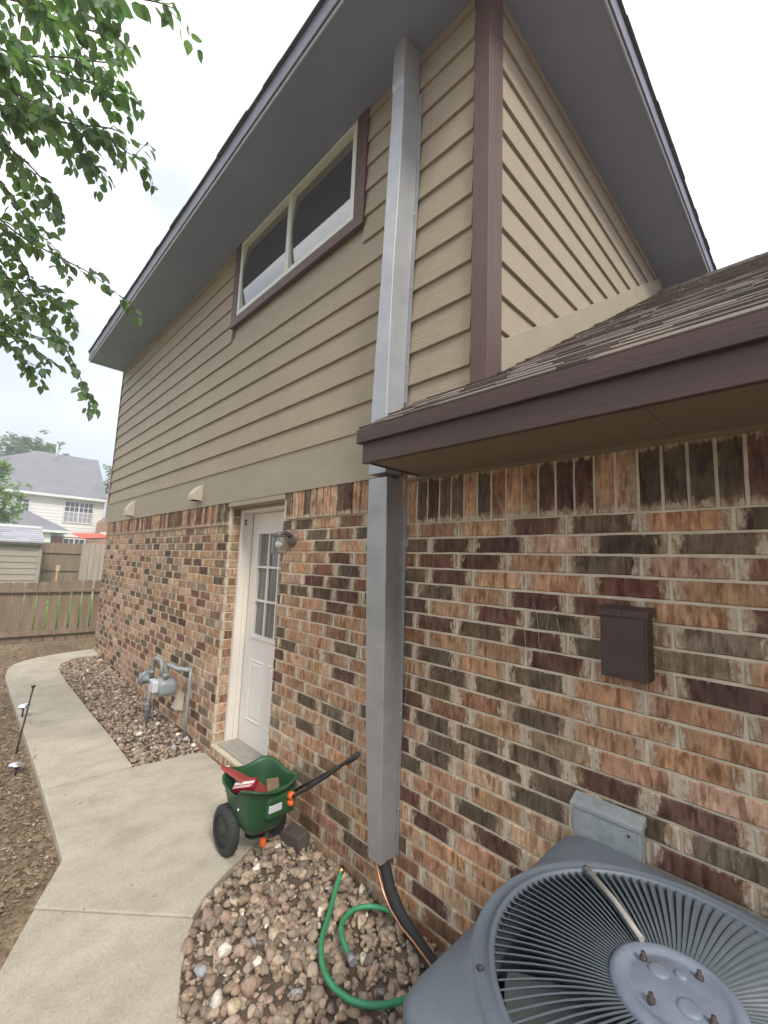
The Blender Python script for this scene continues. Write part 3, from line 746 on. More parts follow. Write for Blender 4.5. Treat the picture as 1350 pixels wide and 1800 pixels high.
def main_roof():
    rf = MB(); oh, ohr = .510, .380
    xr = .435+ohr; yf = -oh; xl = -6.74; yb = 5.9; zE = SOF+.155
    # hip planes
    pk = [(xr-2.6, 2.45, zE+1.75), (xl, 2.45, zE+1.75)]
    rf.add([(xl, yf-.03, zE), (xr+.03, yf-.03, zE), pk[0], pk[1], (xr+.03, yb, zE), (xl, yb, zE)], [(0,1,2,3),(1,4,2),(4,5,3,2),(0,3,5),(0,5,4,1)])
    # ragged course of shingles overhanging the eave
    r = random.Random(9)
    x = xl
    while x < xr+.03:
        w = r.uniform(.12, .28); rf.box((x, yf-.040-r.uniform(0, .008), zE-.004), (min(x+w, xr+.04), yf+.1, zE+.007+r.uniform(0, .004))); x += w+.004
    y = yf-.02
    while y < yb:
        w = r.uniform(.12, .28); rf.box((xr-.1, y, zE-.003), (xr+.040+r.uniform(0, .008), y+w, zE+.0075+r.uniform(0, .004))); y += w+.004
    ro = rf.build('roof', plain('roof_underlay_shingle', (.10,.095,.105), (.06,.058,.066), 6, .95, bs=.8, bscale=200), HOUSE)
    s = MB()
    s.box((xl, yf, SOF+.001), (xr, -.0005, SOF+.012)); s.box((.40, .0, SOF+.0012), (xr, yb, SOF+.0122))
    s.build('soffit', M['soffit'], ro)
    f = MB(); f.box((xl, yf-.022, SOF+.022), (xr+.022, yf-.001, zE-.006)); f.box((xr+.001, yf, SOF+.0221), (xr+.0225, yb, zE-.0061)); f.box((xl-.02, yf, SOF+.0225), (xl-.0005, yb, zE-.0065))
    f.build('fascia', M['fasciadk'], ro, bevel=.002)
    d = MB(); d.box((xl, yf-.010, SOF-.004), (xr+.010, yf-.0003, SOF+.0215)); d.box((xr+.0003, yf, SOF-.0041), (xr+.0103, yb, SOF+.0214))
    d.build('drip_edge', M['drip'], ro)
main_roof()

def low_roof():
    P0 = Vector((0, 0, 2.515)); sl = .63; yE = -.425; XL = .008; XR = 7.0; YR = 3.02
    r = random.Random(17); b = MB(); ln = math.hypot(1, sl); U = Vector((0, 1/ln, sl/ln)); Nn = Vector((0, -sl/ln, 1/ln))
    zf = lambda y: 2.530+sl*y
    L = (YR-yE)*ln; ex = .108; k = 0; tones = [(.175,.140,.112),(.150,.120,.098),(.200,.162,.128),(.125,.103,.088),(.165,.140,.118)]
    base = Vector((0, yE-.012, zf(yE)-.008))
    while k*ex < L:
        x = XL + (-(k % 3)*.11)
        while x < XR:
            w = r.uniform(.08, .26); x1 = min(x+w, XR); x0 = max(x, XL)
            if x1-x0 > .01:
                # beside the house wall the courses stop at the wall
                for (a, e) in ([(x0, x1)] if True else []):
                    yy = base.y + U.y*k*ex
                    if yy > -.04 and a < .446:
                        if e < .47: break
                        a = .446
                    th = r.choice([.004, .006, .009, .011]); dd = r.choice([-.012, 0, 0, .004])+r.uniform(-.004, .004)
                    t = r.choice(tones); q = r.uniform(.8, 1.2); col = (t[0]*q, t[1]*q, t[2]*q, 1)
                    p = base + U*(k*ex+dd); lo = Nn*(.0015); hi0 = Nn*(th+.004); hi1 = Nn*.0045
                    ylen = ex+.02; 
                    if p.y+U.y*ylen > -.03 and a < .446: ylen = max(.02, (-.03-p.y)/U.y)
                    vs = []
                    for xx in (a+.001, e-.001):
                        vs += [p+lo+Vector((xx,0,0)), p+U*ylen+lo+Vector((xx,0,0)), p+U*ylen+hi1+Vector((xx,0,0)), p+hi0+Vector((xx,0,0))]
                    b.add(vs, [(0,1,2,3),(7,6,5,4),(0,4,5,1),(1,5,6,2),(2,6,7,3),(3,7,4,0)], col)
            x += w
        k += 1
    # ridge caps
    x = .46
    while x < XR:
        q = r.uniform(.8, 1.15); z = zf(YR)+.012; b.box((x, YR-.02, z-.02), (x+.2, YR+.12, z+.008+.004*((int(x*7)) % 2)), (.17*q,.14*q,.12*q,1)); x += .19
    ro = b.build('low_roof', M['shingle'], HOUSE)
    d = MB(); z0 = zf(yE)-.012
    def deck(y): return zf(y)-.012
    # decking in two pieces: in front of the wall and beside the house
    for (x0, x1, ya, yb) in ((XL, .445, yE, -.028), (.4455, XR, yE, YR+.05)):
        vs = []
        for xx in (x0+.003, x1-.003):
            vs += [(xx, ya, deck(ya)-.018), (xx, yb, deck(yb)-.018), (xx, yb, deck(yb)), (xx, ya, deck(ya))]
        d.add(vs, [(0,1,2,3),(7,6,5,4),(0,4,5,1),(1,5,6,2),(2,6,7,3),(3,7,4,0)])
    d.add([(.4455, YR+.05, deck(YR)-.018), (XR, YR+.05, deck(YR)-.018), (XR, YR+3.5, 2.2), (.4455, YR+3.5, 2.2)], [(0,1,2,3)])
    d.build('roof_deck', M['brownh'], ro)
    # fascia in two steps, left end return, soffit
    zt = zf(yE)-.014
    f = MB(); f.box((XL-.012, yE-.020, zt-.060), (XR, yE-.0005, zt+.004)); 
    f.add([(XL-.012, yE, zt-.060), (XL-.012, -.03, zt-.0), (XL-.012, -.03, zf(-.03)-.014), (XL-.012, yE, zt+.003), (XL+.008, yE, zt-.060), (XL+.008, -.03, zt-.0), (XL+.008, -.03, zf(-.03)-.014), (XL+.008, yE, zt+.003)],
          [(0,3,2,1),(4,5,6,7),(0,1,5,4),(1,2,6,5),(2,3,7,6),(3,0,4,7)])
    f.build('drip_board', M['brownh'], ro, bevel=.003)
    f = MB(); f.box((XL+.012, yE-.0003, 2.094), (XR, yE+.022, zt-.020)); f.box((XL+.0122, yE+.0225, 2.1003), (XL+.030, -.03, zt-.0205)); f.build('fascia', M['brownh'], ro, bevel=.003)
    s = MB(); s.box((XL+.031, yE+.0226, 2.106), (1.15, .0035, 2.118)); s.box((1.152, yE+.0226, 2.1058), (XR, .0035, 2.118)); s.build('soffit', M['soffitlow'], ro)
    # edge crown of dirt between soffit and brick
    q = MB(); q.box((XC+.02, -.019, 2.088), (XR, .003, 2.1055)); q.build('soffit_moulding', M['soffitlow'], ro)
low_roof()

def door():
    yD = .195
    fr = MB()
    # jambs and head, wide faces turned into the opening, with stop
    zh = 2.055
    fr.box((DX0, .100, .096), (DX0+.035, .30, zh+.04)); fr.box((DX1-.035, .100, .096), (DX1, .30, zh+.04)); fr.box((DX0+.0352, .1003, zh), (DX1-.0352, .30, zh+.0395))
    fr.box((DX0+.0351, .150, .096), (DX0+.047, .192, zh)); fr.box((DX1-.047, .150, .096), (DX1-.0351, .192, zh))
    fr.box((DX0+.0045, .088, .096), (DX0+.05, .0998, zh+.055)); fr.box((DX1-.05, .088, .096), (DX1-.0045, .0998, zh+.055))
    f = fr.build('door_frame', M['white2'], HOUSE, bevel=.003)
    h = MB(); h.box((DX0-.03, -.020, DTOP-.02), (DX1+.03, .1, DTOP+.018)); h.box((DX0+.006, .0865, zh+.02), (DX1-.006, .0995, DTOP-.021)); h.build('door_header', M['trimtan'], HOUSE, bevel=.002)
    hk = MB()
    for z in (1.985, 1.955): hk.lathe([(.0, 0), (.011, 0), (.012, .004), (.006, .007), (0, .007)], 14, Matrix.Translation((DX0+.036, .125, z)) @ Matrix.Rotation(R(90), 4, 'Y'))
    hk.build('bolt_hole', M['lampbrown'], f)
    X0, X1, Z0, Z1 = DX0+.049, DX1-.049, .112, zh-.004
    W = X1-X0; cx = (X0+X1)/2
    gx0, gx1, gz0, gz1 = cx-.255, cx+.255, 1.005, 1.865
    d = MB(); y0, y1 = yD, yD+.044
    d.box((X0, y0, Z0), (gx0, y1, Z1)); d.box((gx1, y0, Z0), (X1, y1, Z1)); d.box((gx0+.0001, y0, Z0), (gx1-.0001, y1, gz0)); d.box((gx0+.0001, y0, gz1), (gx1-.0001, y1, Z1))
    dr = d.build('door', M['white'], HOUSE)
    # raised surround of the glass
    s = MB(); w = .034
    s.box((gx0-w, y0-.012, gz0-w), (gx1+w, y0+.0002, gz0)); s.box((gx0-w, y0-.012, gz1), (gx1+w, y0+.0002, gz1+w)); s.box((gx0-w, y0-.0118, gz0), (gx0, y0+.0002, gz1)); s.box((gx1, y0-.0118, gz0), (gx1+w, y0+.0002, gz1))
    s.build('glass_surround', M['white'], dr, bevel=.004)
    m = MB()
    for i in (1, 2): x = gx0 + (gx1-gx0)*i/3; m.box((x-.009, y0-.003, gz0), (x+.009, y0+.013, gz1))
    for i in (1, 2): z = gz0 + (gz1-gz0)*i/3; m.box((gx0, y0-.0025, z-.009), (gx1, y0+.0125, z+.009))
    m.build('muntin', M['white2'], dr)
    g = MB(); g.box((gx0, y0+.016, gz0), (gx1, y0+.022, gz1)); g.build('glass', M['doorglass'], dr)
    # two embossed lower panels
    for a, e in ((gx0-.018, cx-.035), (cx+.035, gx1+.018)):
        p = MB(); z0, z1 = .30, .80
        def ring(i, o, ya, yb):
            vs = []
            for k, y in ((o, ya), (i, yb)): vs += [(a+k, y, z0+k), (e-k, y, z0+k), (e-k, y, z1-k), (a+k, y, z1-k)]
            p.add(vs, [(0,1,5,4),(1,2,6,5),(2,3,7,6),(3,0,4,7)])
        ring(.012, 0, y0-.0002, y0-.009); ring(.026, .012, y0-.009, y0-.002); ring(.045, .026, y0-.002, y0-.008)
        p.add([(a+.045, y0-.008, z0+.045), (e-.045, y0-.008, z0+.045), (e-.045, y0-.008, z1-.045), (a+.045, y0-.008, z1-.045)], [(0,1,2,3)])
        p.build('door_panel', M['white'], dr)
    kn = MB(); kn.lathe([(0, 0), (.026, 0), (.028, .006), (.010, .012), (.010, .034), (.024, .042), (.028, .054), (.022, .066), (0, .070)], 20, Matrix.Translation((X1-.06, y0, .93)) @ Matrix.Rotation(R(90), 4, 'X'))
    kn.build('door_knob', M['brass'], dr)
    t = MB(); t.box((DX0+.036, .02, .0965), (DX1-.036, .235, .111)); t.build('threshold', M['sillgrey'], HOUSE, bevel=.004)
    i = MB(); i.box((DX0, .301, .05), (DX1, .32, 2.12)); i.build('interior', M['interior'], HOUSE)
door()

# ------------------------------------------------------------------ things on the wall
def interp(t, x):
    if x <= t[0][0]: return t[0][1]
    for (a, p), (b_, q) in zip(t, t[1:]):
        if x <= b_: return p + (q-p)*(x-a)/(b_-a)
    return t[-1][1]
def duct():
    t = empty('line_set_cover', (-.16, -.07, .23), 'tall grey sheet metal duct running from the eave down to the stones', 'metal duct')
    XRt = [(.23,-.078),(.8,-.080),(1.6,-.090),(2.1,-.100),(2.6,-.101),(3.2,-.086),(3.9,-.063),(4.3,-.062),(4.7,-.063)]
    XLt = [(.23,-.160),(.5,-.185),(.9,-.205),(1.7,-.237),(2.1,-.240),(2.12,-.232),(2.56,-.218),(3.2,-.182),(3.9,-.165),(4.3,-.158),(4.7,-.151)]
    Dt = [(.23,.112),(.9,.128),(1.7,.140),(2.1,.144),(2.13,.160),(2.56,.165),(3.2,.172),(3.9,.168),(4.40,.160),(4.45,.168),(4.7,.166)]
    def sec(z, g=0):
        xr, xl, d = interp(XRt, z), interp(XLt, z), interp(Dt, z); r = .003; yb = -.010 if z < 2.1 else -.033
        return [Vector((xl-g, yb, z)), Vector((xl-g, -d+r-g, z)), Vector((xl+r-g, -d-g, z)), Vector((xr-r+g, -d-g, z)), Vector((xr+g, -d+r-g, z)), Vector((xr+g, yb, z))]
    def piece(name, z0, z1, g, m='galv'):
        b = MB(); zs = [z0+(z1-z0)*i/12 for i in range(13)]; b.loft([sec(z, g) for z in zs], smooth=False, cap0=True, cap1=True)
        return b.build(name, M[m], t)
    piece('duct_section', .23, .76, .0); piece('duct_section', .74, 2.098, .0012)
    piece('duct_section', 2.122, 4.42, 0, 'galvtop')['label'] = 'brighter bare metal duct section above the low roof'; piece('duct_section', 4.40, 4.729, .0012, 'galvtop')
    b = MB()
    for za, zb in ((.24, 2.09), (2.53, 4.43)):
        n = 14; zs = [za+(zb-za)*i/n for i in range(n+1)]
        rings = []
        for z in zs:
            xr = interp(XRt, z); yb = -.0095 if z < 2.1 else -.0335; w = .020 if z < 2.1 else .026
            rings.append([Vector((xr+.0016, yb-.002, z)), Vector((xr+w, yb-.002, z)), Vector((xr+w, yb, z)), Vector((xr+.0016, yb, z))])
        b.loft(rings, smooth=False, cap0=True, cap1=True)
    b.build('mounting_flange', M['galv'], t)
    for z in (.45, .9, 1.35, 1.8, 2.75, 3.2, 3.65, 4.1, 4.35):
        xr = interp(XRt, z); yb = -.0117 if z < 2.1 else -.0357
        s = MB(); s.lathe([(0, 0), (.005, 0), (.005, .003), (0, .004)], 10, Matrix.Translation((xr+.012, yb, z)) @ Matrix.Rotation(R(90), 4, 'X')); s.build('screw', M['drip'], t)
duct()
def lines():
    o = MB(); o.tube([(-.125,-.06,.30),(-.10,-.065,.22),(-.045,-.075,.135),(.03,-.085,.075),(.13,-.10,.045),(.26,-.14,.045),(.42,-.2,.06),(.60,-.27,.10),(.80,-.32,.16)], .027, 14)
    tag(o.build('insulated_pipe', M['foam']), 'thick black foam wrapped pipe curving out of the duct bottom', 'pipe')
    o = MB(); o.tube([(-.135,-.095,.30),(-.115,-.105,.23),(-.085,-.112,.19),(-.06,-.115,.15),(-.03,-.118,.118),(.009,-.12,.092),(.08,-.128,.067),(.164,-.14,.063),(.265,-.175,.076),(.42,-.24,.10),(.60,-.32,.13),(.80,-.37,.17)], .0048, 8)
    tag(o.build('copper_pipe', M['copper']), 'thin bare copper line beside the black insulated pipe', 'pipe')
lines()
def brown_box():
    t = empty('junction_box', (.99, -.04, 1.30), 'dark brown metal weather box on the brick above the condenser', 'metal box')
    b = MB(); b.box((.918,-.082,1.297),(1.062,-.012,1.512)); b.build('box_body', M['boxbrown'], t, bevel=.002)
    c = MB(); vs = []
    for x in (.912, 1.070): vs += [(x,-.012,1.532),(x,-.094,1.522),(x,-.094,1.500),(x,-.0915,1.500),(x,-.0915,1.5125),(x,-.012,1.5125)]
    c.add(vs, [(0,1,2,3,4,5)[::-1],(6,7,8,9,10,11),(0,1,7,6)[::-1],(1,2,8,7)[::-1],(2,3,9,8)[::-1],(3,4,10,9)[::-1],(4,5,11,10)[::-1],(5,0,6,11)[::-1]])
    c.build('box_lid', M['boxbrown'], t)
    d = MB(); d.box((.926,-.0845,1.305),(1.054,-.0822,1.500)); d.build('front_plate', M['boxbrown'], t)
    s = MB(); s.lathe([(0,0),(.004,0),(.003,.003),(0,.0035)], 10, Matrix.Translation((.99,-.0945,1.512)) @ Matrix.Rotation(R(90),4,'X')); s.build('screw', M['screw'], t)
brown_box()
def disconnect():
    t = empty('disconnect_box', (.91, -.03, .5), 'weathered galvanised metal box on the brick behind the condenser', 'metal box')
    b = MB(); b.box((.806,-.062,.50),(1.018,-.012,.832)); b.build('box_body', M['galvold'], t, bevel=.004)
    c = MB(); vs = []
    for x in (.800, 1.024): vs += [(x,-.012,.862),(x,-.068,.842),(x,-.068,.832),(x,-.012,.835)]
    c.add(vs, [(0,1,2,3)[::-1],(4,5,6,7),(0,4,5,1),(1,5,6,2),(2,6,7,3),(3,7,4,0)]); c.build('box_lid', M['galvold'], t)
    d = MB(); d.box((.814,-.0645,.52),(1.010,-.0622,.826)); d.build('front_plate', M['galvold'], t, bevel=.001)
    s = MB()
    for x in (.985,): s.lathe([(0,0),(.005,0),(.004,.003),(0,.0035)], 10, Matrix.Translation((x,-.0645,.808)) @ Matrix.Rotation(R(90),4,'X'))
    s.build('screw', M['screw'], t)
disconnect()
def lamp():
    t = empty('wall_lantern', (-1.173, 0, 1.807), 'small bronze lantern with a bare bulb beside the white door', 'wall light')
    b = MB(); b.lathe([(0,.0),(.060,.0),(.060,.006),(.050,.012),(.044,.020),(.030,.024),(.0,.026)], 28, Matrix.Translation((-1.173,-.0075,1.800)) @ Matrix.Rotation(R(90),4,'X')); b.build('back_plate', M['lampbrown'], t)
    b = MB(); b.tube([(-1.173,-.030,1.812),(-1.165,-.055,1.826),(-1.148,-.085,1.834),(-1.125,-.12,1.830),(-1.112,-.145,1.822)], [.016,.021,.018,.013,.012], 12); b.lathe([(0,.03),(.014,.028),(.022,.018),(.030,.0),(.0,.0)],16,Matrix.Translation((-1.108,-.155,1.808))); b.build('arm', M['lampbrown'], t)
    cx, cy, z0, z1 = -1.108, -.155, 1.690, 1.806; n = 6
    P = lambda r, z: [Vector((cx+r*math.cos(2*math.pi*(k+.5)/n), cy+r*math.sin(2*math.pi*(k+.5)/n), z)) for k in range(n)]
    b = MB(); b.loft([P(.030, z1+.010), P(.067, z1+.002), P(.067, z1-.003)], smooth=False, cap0=True, cap1=True); b.build('lantern_cap', M['lampbrown'], t)
    b = MB(); a, c = P(.062, z1-.003), P(.058, z0)
    for k in range(n): b.beam(a[k], c[k], .0045, .0045)
    for k in range(n): b.beam(c[k], c[(k+1) % n], .0045, .0045)
    b.build('lantern_frame', M['lampbrown'], t)
    b = MB(); b.loft([P(.0595, z1-.004), P(.0555, z0+.002)], smooth=False); b.build('lantern_glass', M['lglass'], t)
    b = MB(); b.lathe([(0,-.050),(.012,-.048),(.022,-.038),(.0255,-.026),(.022,-.012),(.014,.0),(.012,.012),(.012,.024)], 18, Matrix.Translation((cx,cy,z1-.030))); b.build('bulb', M['bulb'], t)
lamp()
def hood(name, x0, x1, z0, z1, dp, lab, m, grp):
    t = empty(name, ((x0+x1)/2, 0, z0), lab, 'vent cover', grp)
    b = MB(); yb = -.0225; xm0, xm1 = x0+.012, x1-.012; h = z1-z0
    rings = []
    for k in range(9):
        a = k/8; z = z1-.01-(h-.02)*a; d = dp*math.sin(min(1, a*1.25+.12)*math.pi/2)
        rings.append((z, d))
    vs = []; n = len(rings)
    for x in (xm0, xm1):
        for z, d in rings: vs.append((x, yb-d, z))
        vs += [(x, yb-.001, z0+.008), (x, yb-.001, z1-.004)]
    k = n+2; fs = [tuple(range(k)), tuple(range(k, 2*k))[::-1]] + [(i, k+i, k+i+1, i+1) for i in range(n-1)] + [(0, k-1, 2*k-1, k)]
    b.add(vs, fs); b.build('hood', m, t, bevel=.003)
    p = MB(); p.box((x0, yb-.005, z0-.004), (x1, yb+.0003, z1+.004)); p.build('flange', m, t, bevel=.002)
    f = MB(); f.box((xm0+.008, yb-dp+.012, z0+.012), (xm1-.008, yb-.006, z0+.0185)); f.build('flap', M['interior'], t)
hood('dryer_vent', -5.36, -5.17, 2.165, 2.385, .085, 'tan hooded vent on the frieze board near the far house corner', M['vent'], 'hooded vents on the frieze board')
hood('dryer_vent', -2.99, -2.83, 2.195, 2.36, .085, 'tan hooded vent on the frieze board left of the white door', M['vent'], 'hooded vents on the frieze board')
def low_vent():
    t = empty('foundation_vent', (-2.93, 0, .18), 'small tan metal flap low on the brick right of the gas meter', 'vent cover')
    b = MB(); vs = [(-3.00,-.012,.345),(-2.885,-.012,.345),(-2.90,-.070,.205),(-3.03,-.070,.195),(-3.00,-.010,.341),(-2.885,-.010,.341),(-2.90,-.067,.203),(-3.03,-.067,.193)]
    b.add(vs, [(0,3,2,1),(4,5,6,7),(0,1,5,4),(1,2,6,5),(2,3,7,6),(3,0,4,7)]); b.add([(-2.885,-.012,.345),(-2.90,-.070,.205),(-2.885,-.012,.19)], [(0,1,2)]); b.add([(-3.0,-.012,.345),(-3.03,-.070,.195),(-3.02,-.012,.19)], [(0,2,1)])
    b.build('flap', M['vent'], t)
    p = MB(); p.box((-3.015,-.0125,.19),(-2.875,-.0085,.355)); p.build('flange', M['vent'], t)
low_vent()
def gas_meter():
    t = empty('gas_meter', (-3.24, -.2, .03), 'grey gas meter with looping pipes in the far stone bed', 'gas meter')
    b = MB(); b.tube([(-3.265,-.2,.0),(-3.255,-.2,.25),(-3.245,-.2,.46)], .019, 14); b.lathe([(.019,0),(.030,.004),(.032,.03),(.026,.045),(.032,.05),(.030,.075),(.019,.08)], 12, Matrix.Translation((-3.262,-.2,.13))); b.build('riser_pipe', M['gas'], t)
    b = MB(); Mx = Matrix.Translation((-3.31,-.235,.44)) @ Matrix.Rotation(R(-70),4,'Y') @ Matrix.Rotation(R(20),4,'X')
    b.lathe([(0,-.055),(.022,-.052),(.028,-.03),(.062,-.012),(.070,-.008),(.070,.008),(.060,.014),(.03,.03),(.02,.06),(0,.064)], 24, Mx); b.build('regulator', M['gas'], t)
    b = MB(); b.tube([(-3.245,-.2,.44),(-3.225,-.2,.56),(-3.21,-.2,.615),(-3.185,-.2,.64),(-3.14,-.2,.650),(-3.03,-.2,.652),(-2.995,-.2,.642),(-2.98,-.2,.615),(-2.975,-.2,.52)], .019, 12)
    for p in ((-3.235,-.2,.505),(-3.11,-.2,.651)): b.lathe([(.0195,-.012),(.026,-.01),(.026,.01),(.0195,.012)], 8, Matrix.Translation(p) @ (Matrix.Rotation(R(90),4,'Y') if p[0] > -3.2 else Matrix.Identity(4)))
    b.build('inlet_loop', M['gas'], t)
    # body: rounded two-lobed casing
    b = MB(); rings = []
    for y, s in ((-.10,.82),(-.115,.97),(-.14,1),(-.20,1),(-.235,1.0),(-.25,.92)):
        r = []
        for k in range(28):
            a = 2*math.pi*k/28; e = 3.2; c, sn = math.cos(a), math.sin(a)
            rr = (abs(c)**e+abs(sn)**e)**(-1/e); r.append(Vector((-2.90+.088*s*rr*c, y, .435+.078*s*rr*sn)))
        rings.append(r)
    b.loft(rings, cap0=True, cap1=True); b.build('meter_body', M['gas'], t)
    b = MB(); rings = []
    for y, s in ((-.250,.98),(-.285,.97),(-.30,.9)):
        rings.append([Vector((-2.935+.068*s*x, y, .450+.056*s*z)) for x, z in ((-1,-.6),(-.9,-1),(.9,-1),(1,-.8),(1,.6),(.75,1),(-.75,1),(-1,.6))])
    b.loft(rings, smooth=False, cap0=True, cap1=True); f = b.build('index_cover', M['gaslt'], t, bevel=.006)
    b = MB(); b.lathe([(0,0),(.014,0),(.014,.003),(0,.003)], 14, Matrix.Translation((-2.965,-.2985,.475)) @ Matrix.Rotation(R(90),4,'X')); b.build('dial', M['acdark'], f)
    b = MB(); b.tube([(-2.86,-.2,.50),(-2.845,-.2,.60),(-2.835,-.2,.635),(-2.81,-.195,.650),(-2.77,-.185,.645),(-2.72,-.15,.625),(-2.68,-.09,.615),(-2.66,-.055,.612)], .019, 12); b.lathe([(.019,-.014),(.029,-.012),(.029,.012),(.019,.014)], 8, Matrix.Translation((-2.855,-.2,.55))); b.build('outlet_pipe', M['gas'], t)
    b = MB(); b.tube([(-2.66,-.055,.625),(-2.665,-.05,.50),(-2.69,-.045,.2),(-2.70,-.045,.0)], .014, 10); b.build('drop_pipe', M['gas'], t)
gas_meter()

# ------------------------------------------------------------------ air conditioner
def condenser():
    cx, cy, H = 1.215, -.56, .448
    bx, by = 1.246, -.512
    t = empty('air_conditioner', (cx, cy, 0), 'big square grey air conditioner condenser with a round fan grille on top', 'air conditioner')
    N = 96
    def sq(h, r, z, zc=0.0):
        out = []
        for k in range(N):
            a = 2*math.pi*(k+.5)/N; c, s = math.cos(a), math.sin(a)
            # rounded square: superellipse-like by clamping
            m = max(abs(c), abs(s)); x, y = c/m*h, s/m*h
            ax, ay = abs(x), abs(y)
            if ax > h-r and ay > h-r:
                ox, oy = h-r, h-r; dx, dy = c, s
                # intersect ray with the corner circle
                px, py = ox, oy; b_ = -(abs(dx)*px+abs(dy)*py); cc = px*px+py*py-r*r
                tt = -b_ + math.sqrt(max(0, b_*b_-cc)); x, y = c*tt, s*tt
            out.append(Vector((bx+x, by+y, z)))
        return out
    def circ(r, z): return [Vector((cx+r*math.cos(2*math.pi*(k+.5)/N), cy+r*math.sin(2*math.pi*(k+.5)/N), z)) for k in range(N)]
    def mixr(A, B, f, z): return [Vector((a.x*(1-f)+b_.x*f, a.y*(1-f)+b_.y*f, z)) for a, b_ in zip(A, B)]
    
    Rr = .362
    C0 = circ(Rr+.045, 0)
    b = MB()
    rings = [sq(H-.004, .07, .675), sq(H+.004, .075, .682), sq(H+.004, .075, .733), sq(H+.001, .075, .745), sq(H-.008, .075, .753)]
    rings += [mixr(sq(H-.008, .075, 0), C0, f, z) for f, z in ((.12, .758), (.3, .765), (.5, .772), (.75, .781), (.93, .788))]
    rings += [circ(Rr+.043, .790), circ(Rr+.040, .785), circ(Rr+.030, .785), circ(Rr+.014, .789), circ(Rr+.009, .799), circ(Rr+.004, .804), circ(Rr-.003, .802), circ(Rr-.006, .793), circ(Rr-.008, .77), circ(Rr-.008, .70)]
    b.loft(rings); b.build('top_cover', M['acbody'], t)
    # grille: leaning radial vanes
    g = MB(); nv = 104; ri, ro, zt, hh = .116, Rr-.005, .812, .016
    for k in range(nv):
        a0 = 2*math.pi*k/nv; vs = []; m = 6
        for i in range(m+1):
            f = i/m; r = ri+(ro-ri)*f; a = a0 + .05*math.sin(f*math.pi*.5) ; z = zt+.012*math.sin(f*math.pi*.85)-.006*f
            rad = Vector((math.cos(a), math.sin(a), 0)); tg = Vector((-math.sin(a), math.cos(a), 0))
            w = .0023; p = Vector((cx, cy, 0)) + rad*r; lean = .0055+.0035*f
            vs += [p+tg*(lean+w)+Vector((0,0,z)), p+tg*(lean-w)+Vector((0,0,z)), p-tg*(lean+w)+Vector((0,0,z-hh)), p-tg*(lean-w)+Vector((0,0,z-hh))]
        fs = []
        for i in range(m):
            q = i*4; fs += [(q,q+1,q+5,q+4),(q+1,q+2,q+6,q+5),(q+2,q+3,q+7,q+6),(q+3,q,q+4,q+7)]
        g.add(vs, fs)
    g.build('grille', M['acgrille'], t).location.z -= .013
    h = MB(); h.lathe([(.119,.79),(.121,.812),(.118,.820),(.107,.826),(.094,.824),(.090,.819),(.080,.819),(.074,.823),(.03,.825),(0,.825)], 56, Matrix.Translation((cx,cy,0)))
    hb = h.build('hub_cap', M['achub'], t); hb.location.z -= .013
    e = MB()
    for x, y, r_ in ((-.035,.02,.020),(.028,-.028,.022),(.0,.042,.012)): e.lathe([(r_,.8245),(r_*.9,.8285),(r_*.6,.8295),(0,.8295)], 20, Matrix.Translation((cx+x,cy+y,0)))
    e.build('emboss', M['achub'], hb)
    for x, y in ((-.066,.028),(.028,.066),(-.028,-.066),(.066,-.028)):
        s = MB(); s.lathe([(.0075,.820),(.0075,.829),(.0045,.830),(.0045,.838),(0,.839)], 10, Matrix.Translation((cx+x,cy+y,0))); s.build('bolt', M['screw'], hb)
    # conduit under the grille from the rim to the motor
    c = MB(); c.tube([(cx-.262,cy+.235,.822),(cx-.16,cy+.145,.834),(cx-.08,cy+.072,.831)], .0068, 10); c.build('motor_conduit', M['bar'], t).location.z -= .013
    f = MB(); f.lathe([(.07,.66),(.075,.70),(.072,.775),(.05,.785),(0,.785)], 28, Matrix.Translation((cx,cy,0))); f.build('motor', M['acdark'], t)
    fan = MB(); fan.lathe([(.06,.66),(.065,.68),(.065,.76),(0,.765)], 20, Matrix.Translation((cx,cy,0))); fo = fan.build('fan', M['acdark'], t)
    for k in range(3):
        a = R(205+120*k); bl = MB(); rows = []
        for i in range(9):
            r = .05+.285*i/8; row = []
            for j in range(7):
                fct = j/6-.5; an = a + fct*(1.05-.25*i/8) + .25*(i/8); row.append(Vector((cx+r*math.cos(an), cy+r*math.sin(an), 0.725+.075*fct*(1-.25*i/8)+.004*math.cos(fct*3))))
            rows.append(row)
        vs = [p for r_ in rows for p in r_]; vs += [p-Vector((0,0,.003)) for p in vs]; o_ = 63
        fs = [(i*7+j, i*7+j+1, (i+1)*7+j+1, (i+1)*7+j) for i in range(8) for j in range(6)]
        fs += [tuple(q+o_ for q in x[::-1]) for x in fs]; bl.add(vs, fs, smooth=True); bl.build('blade', M['blade'], fo)
    # casing: louvred sides, corner posts, base, coil inside
    w = MB()
    rg = []
    for k in range(30):
        z = .07+.605*k/30; rg += [sq(H-.006, .10, z), sq(H-.016, .095, z+.012), sq(H-.006, .10, z+.0198)]
    w.loft(rg, smooth=False); w.build('louvred_casing', M['acbody'], t)
    i = MB(); i.loft([circ(.362, .70), circ(.355, .10)]); i.lathe([(.355,.10),(0,.10)], 40, Matrix.Translation((cx,cy,0))); i.build('coil', M['acdark'], t)
    p = MB(); p.loft([sq(H+.002,.10,.052), sq(H+.002,.10,.0705)], smooth=False, cap0=True, cap1=True); p.build('base_pan', M['acbody'], t)
    for x, y in ((.94,-.292),(.865,-.825)):
        r_ = Vector((x-cx, y-cy, 0)).normalized()*(Rr+.026)
        s = MB(); s.lathe([(.006,.785),(.007,.791),(.003,.794),(0,.794)], 8, Matrix.Translation((cx+r_.x, cy+r_.y, 0))); s.build('screw', M['screw'], t)
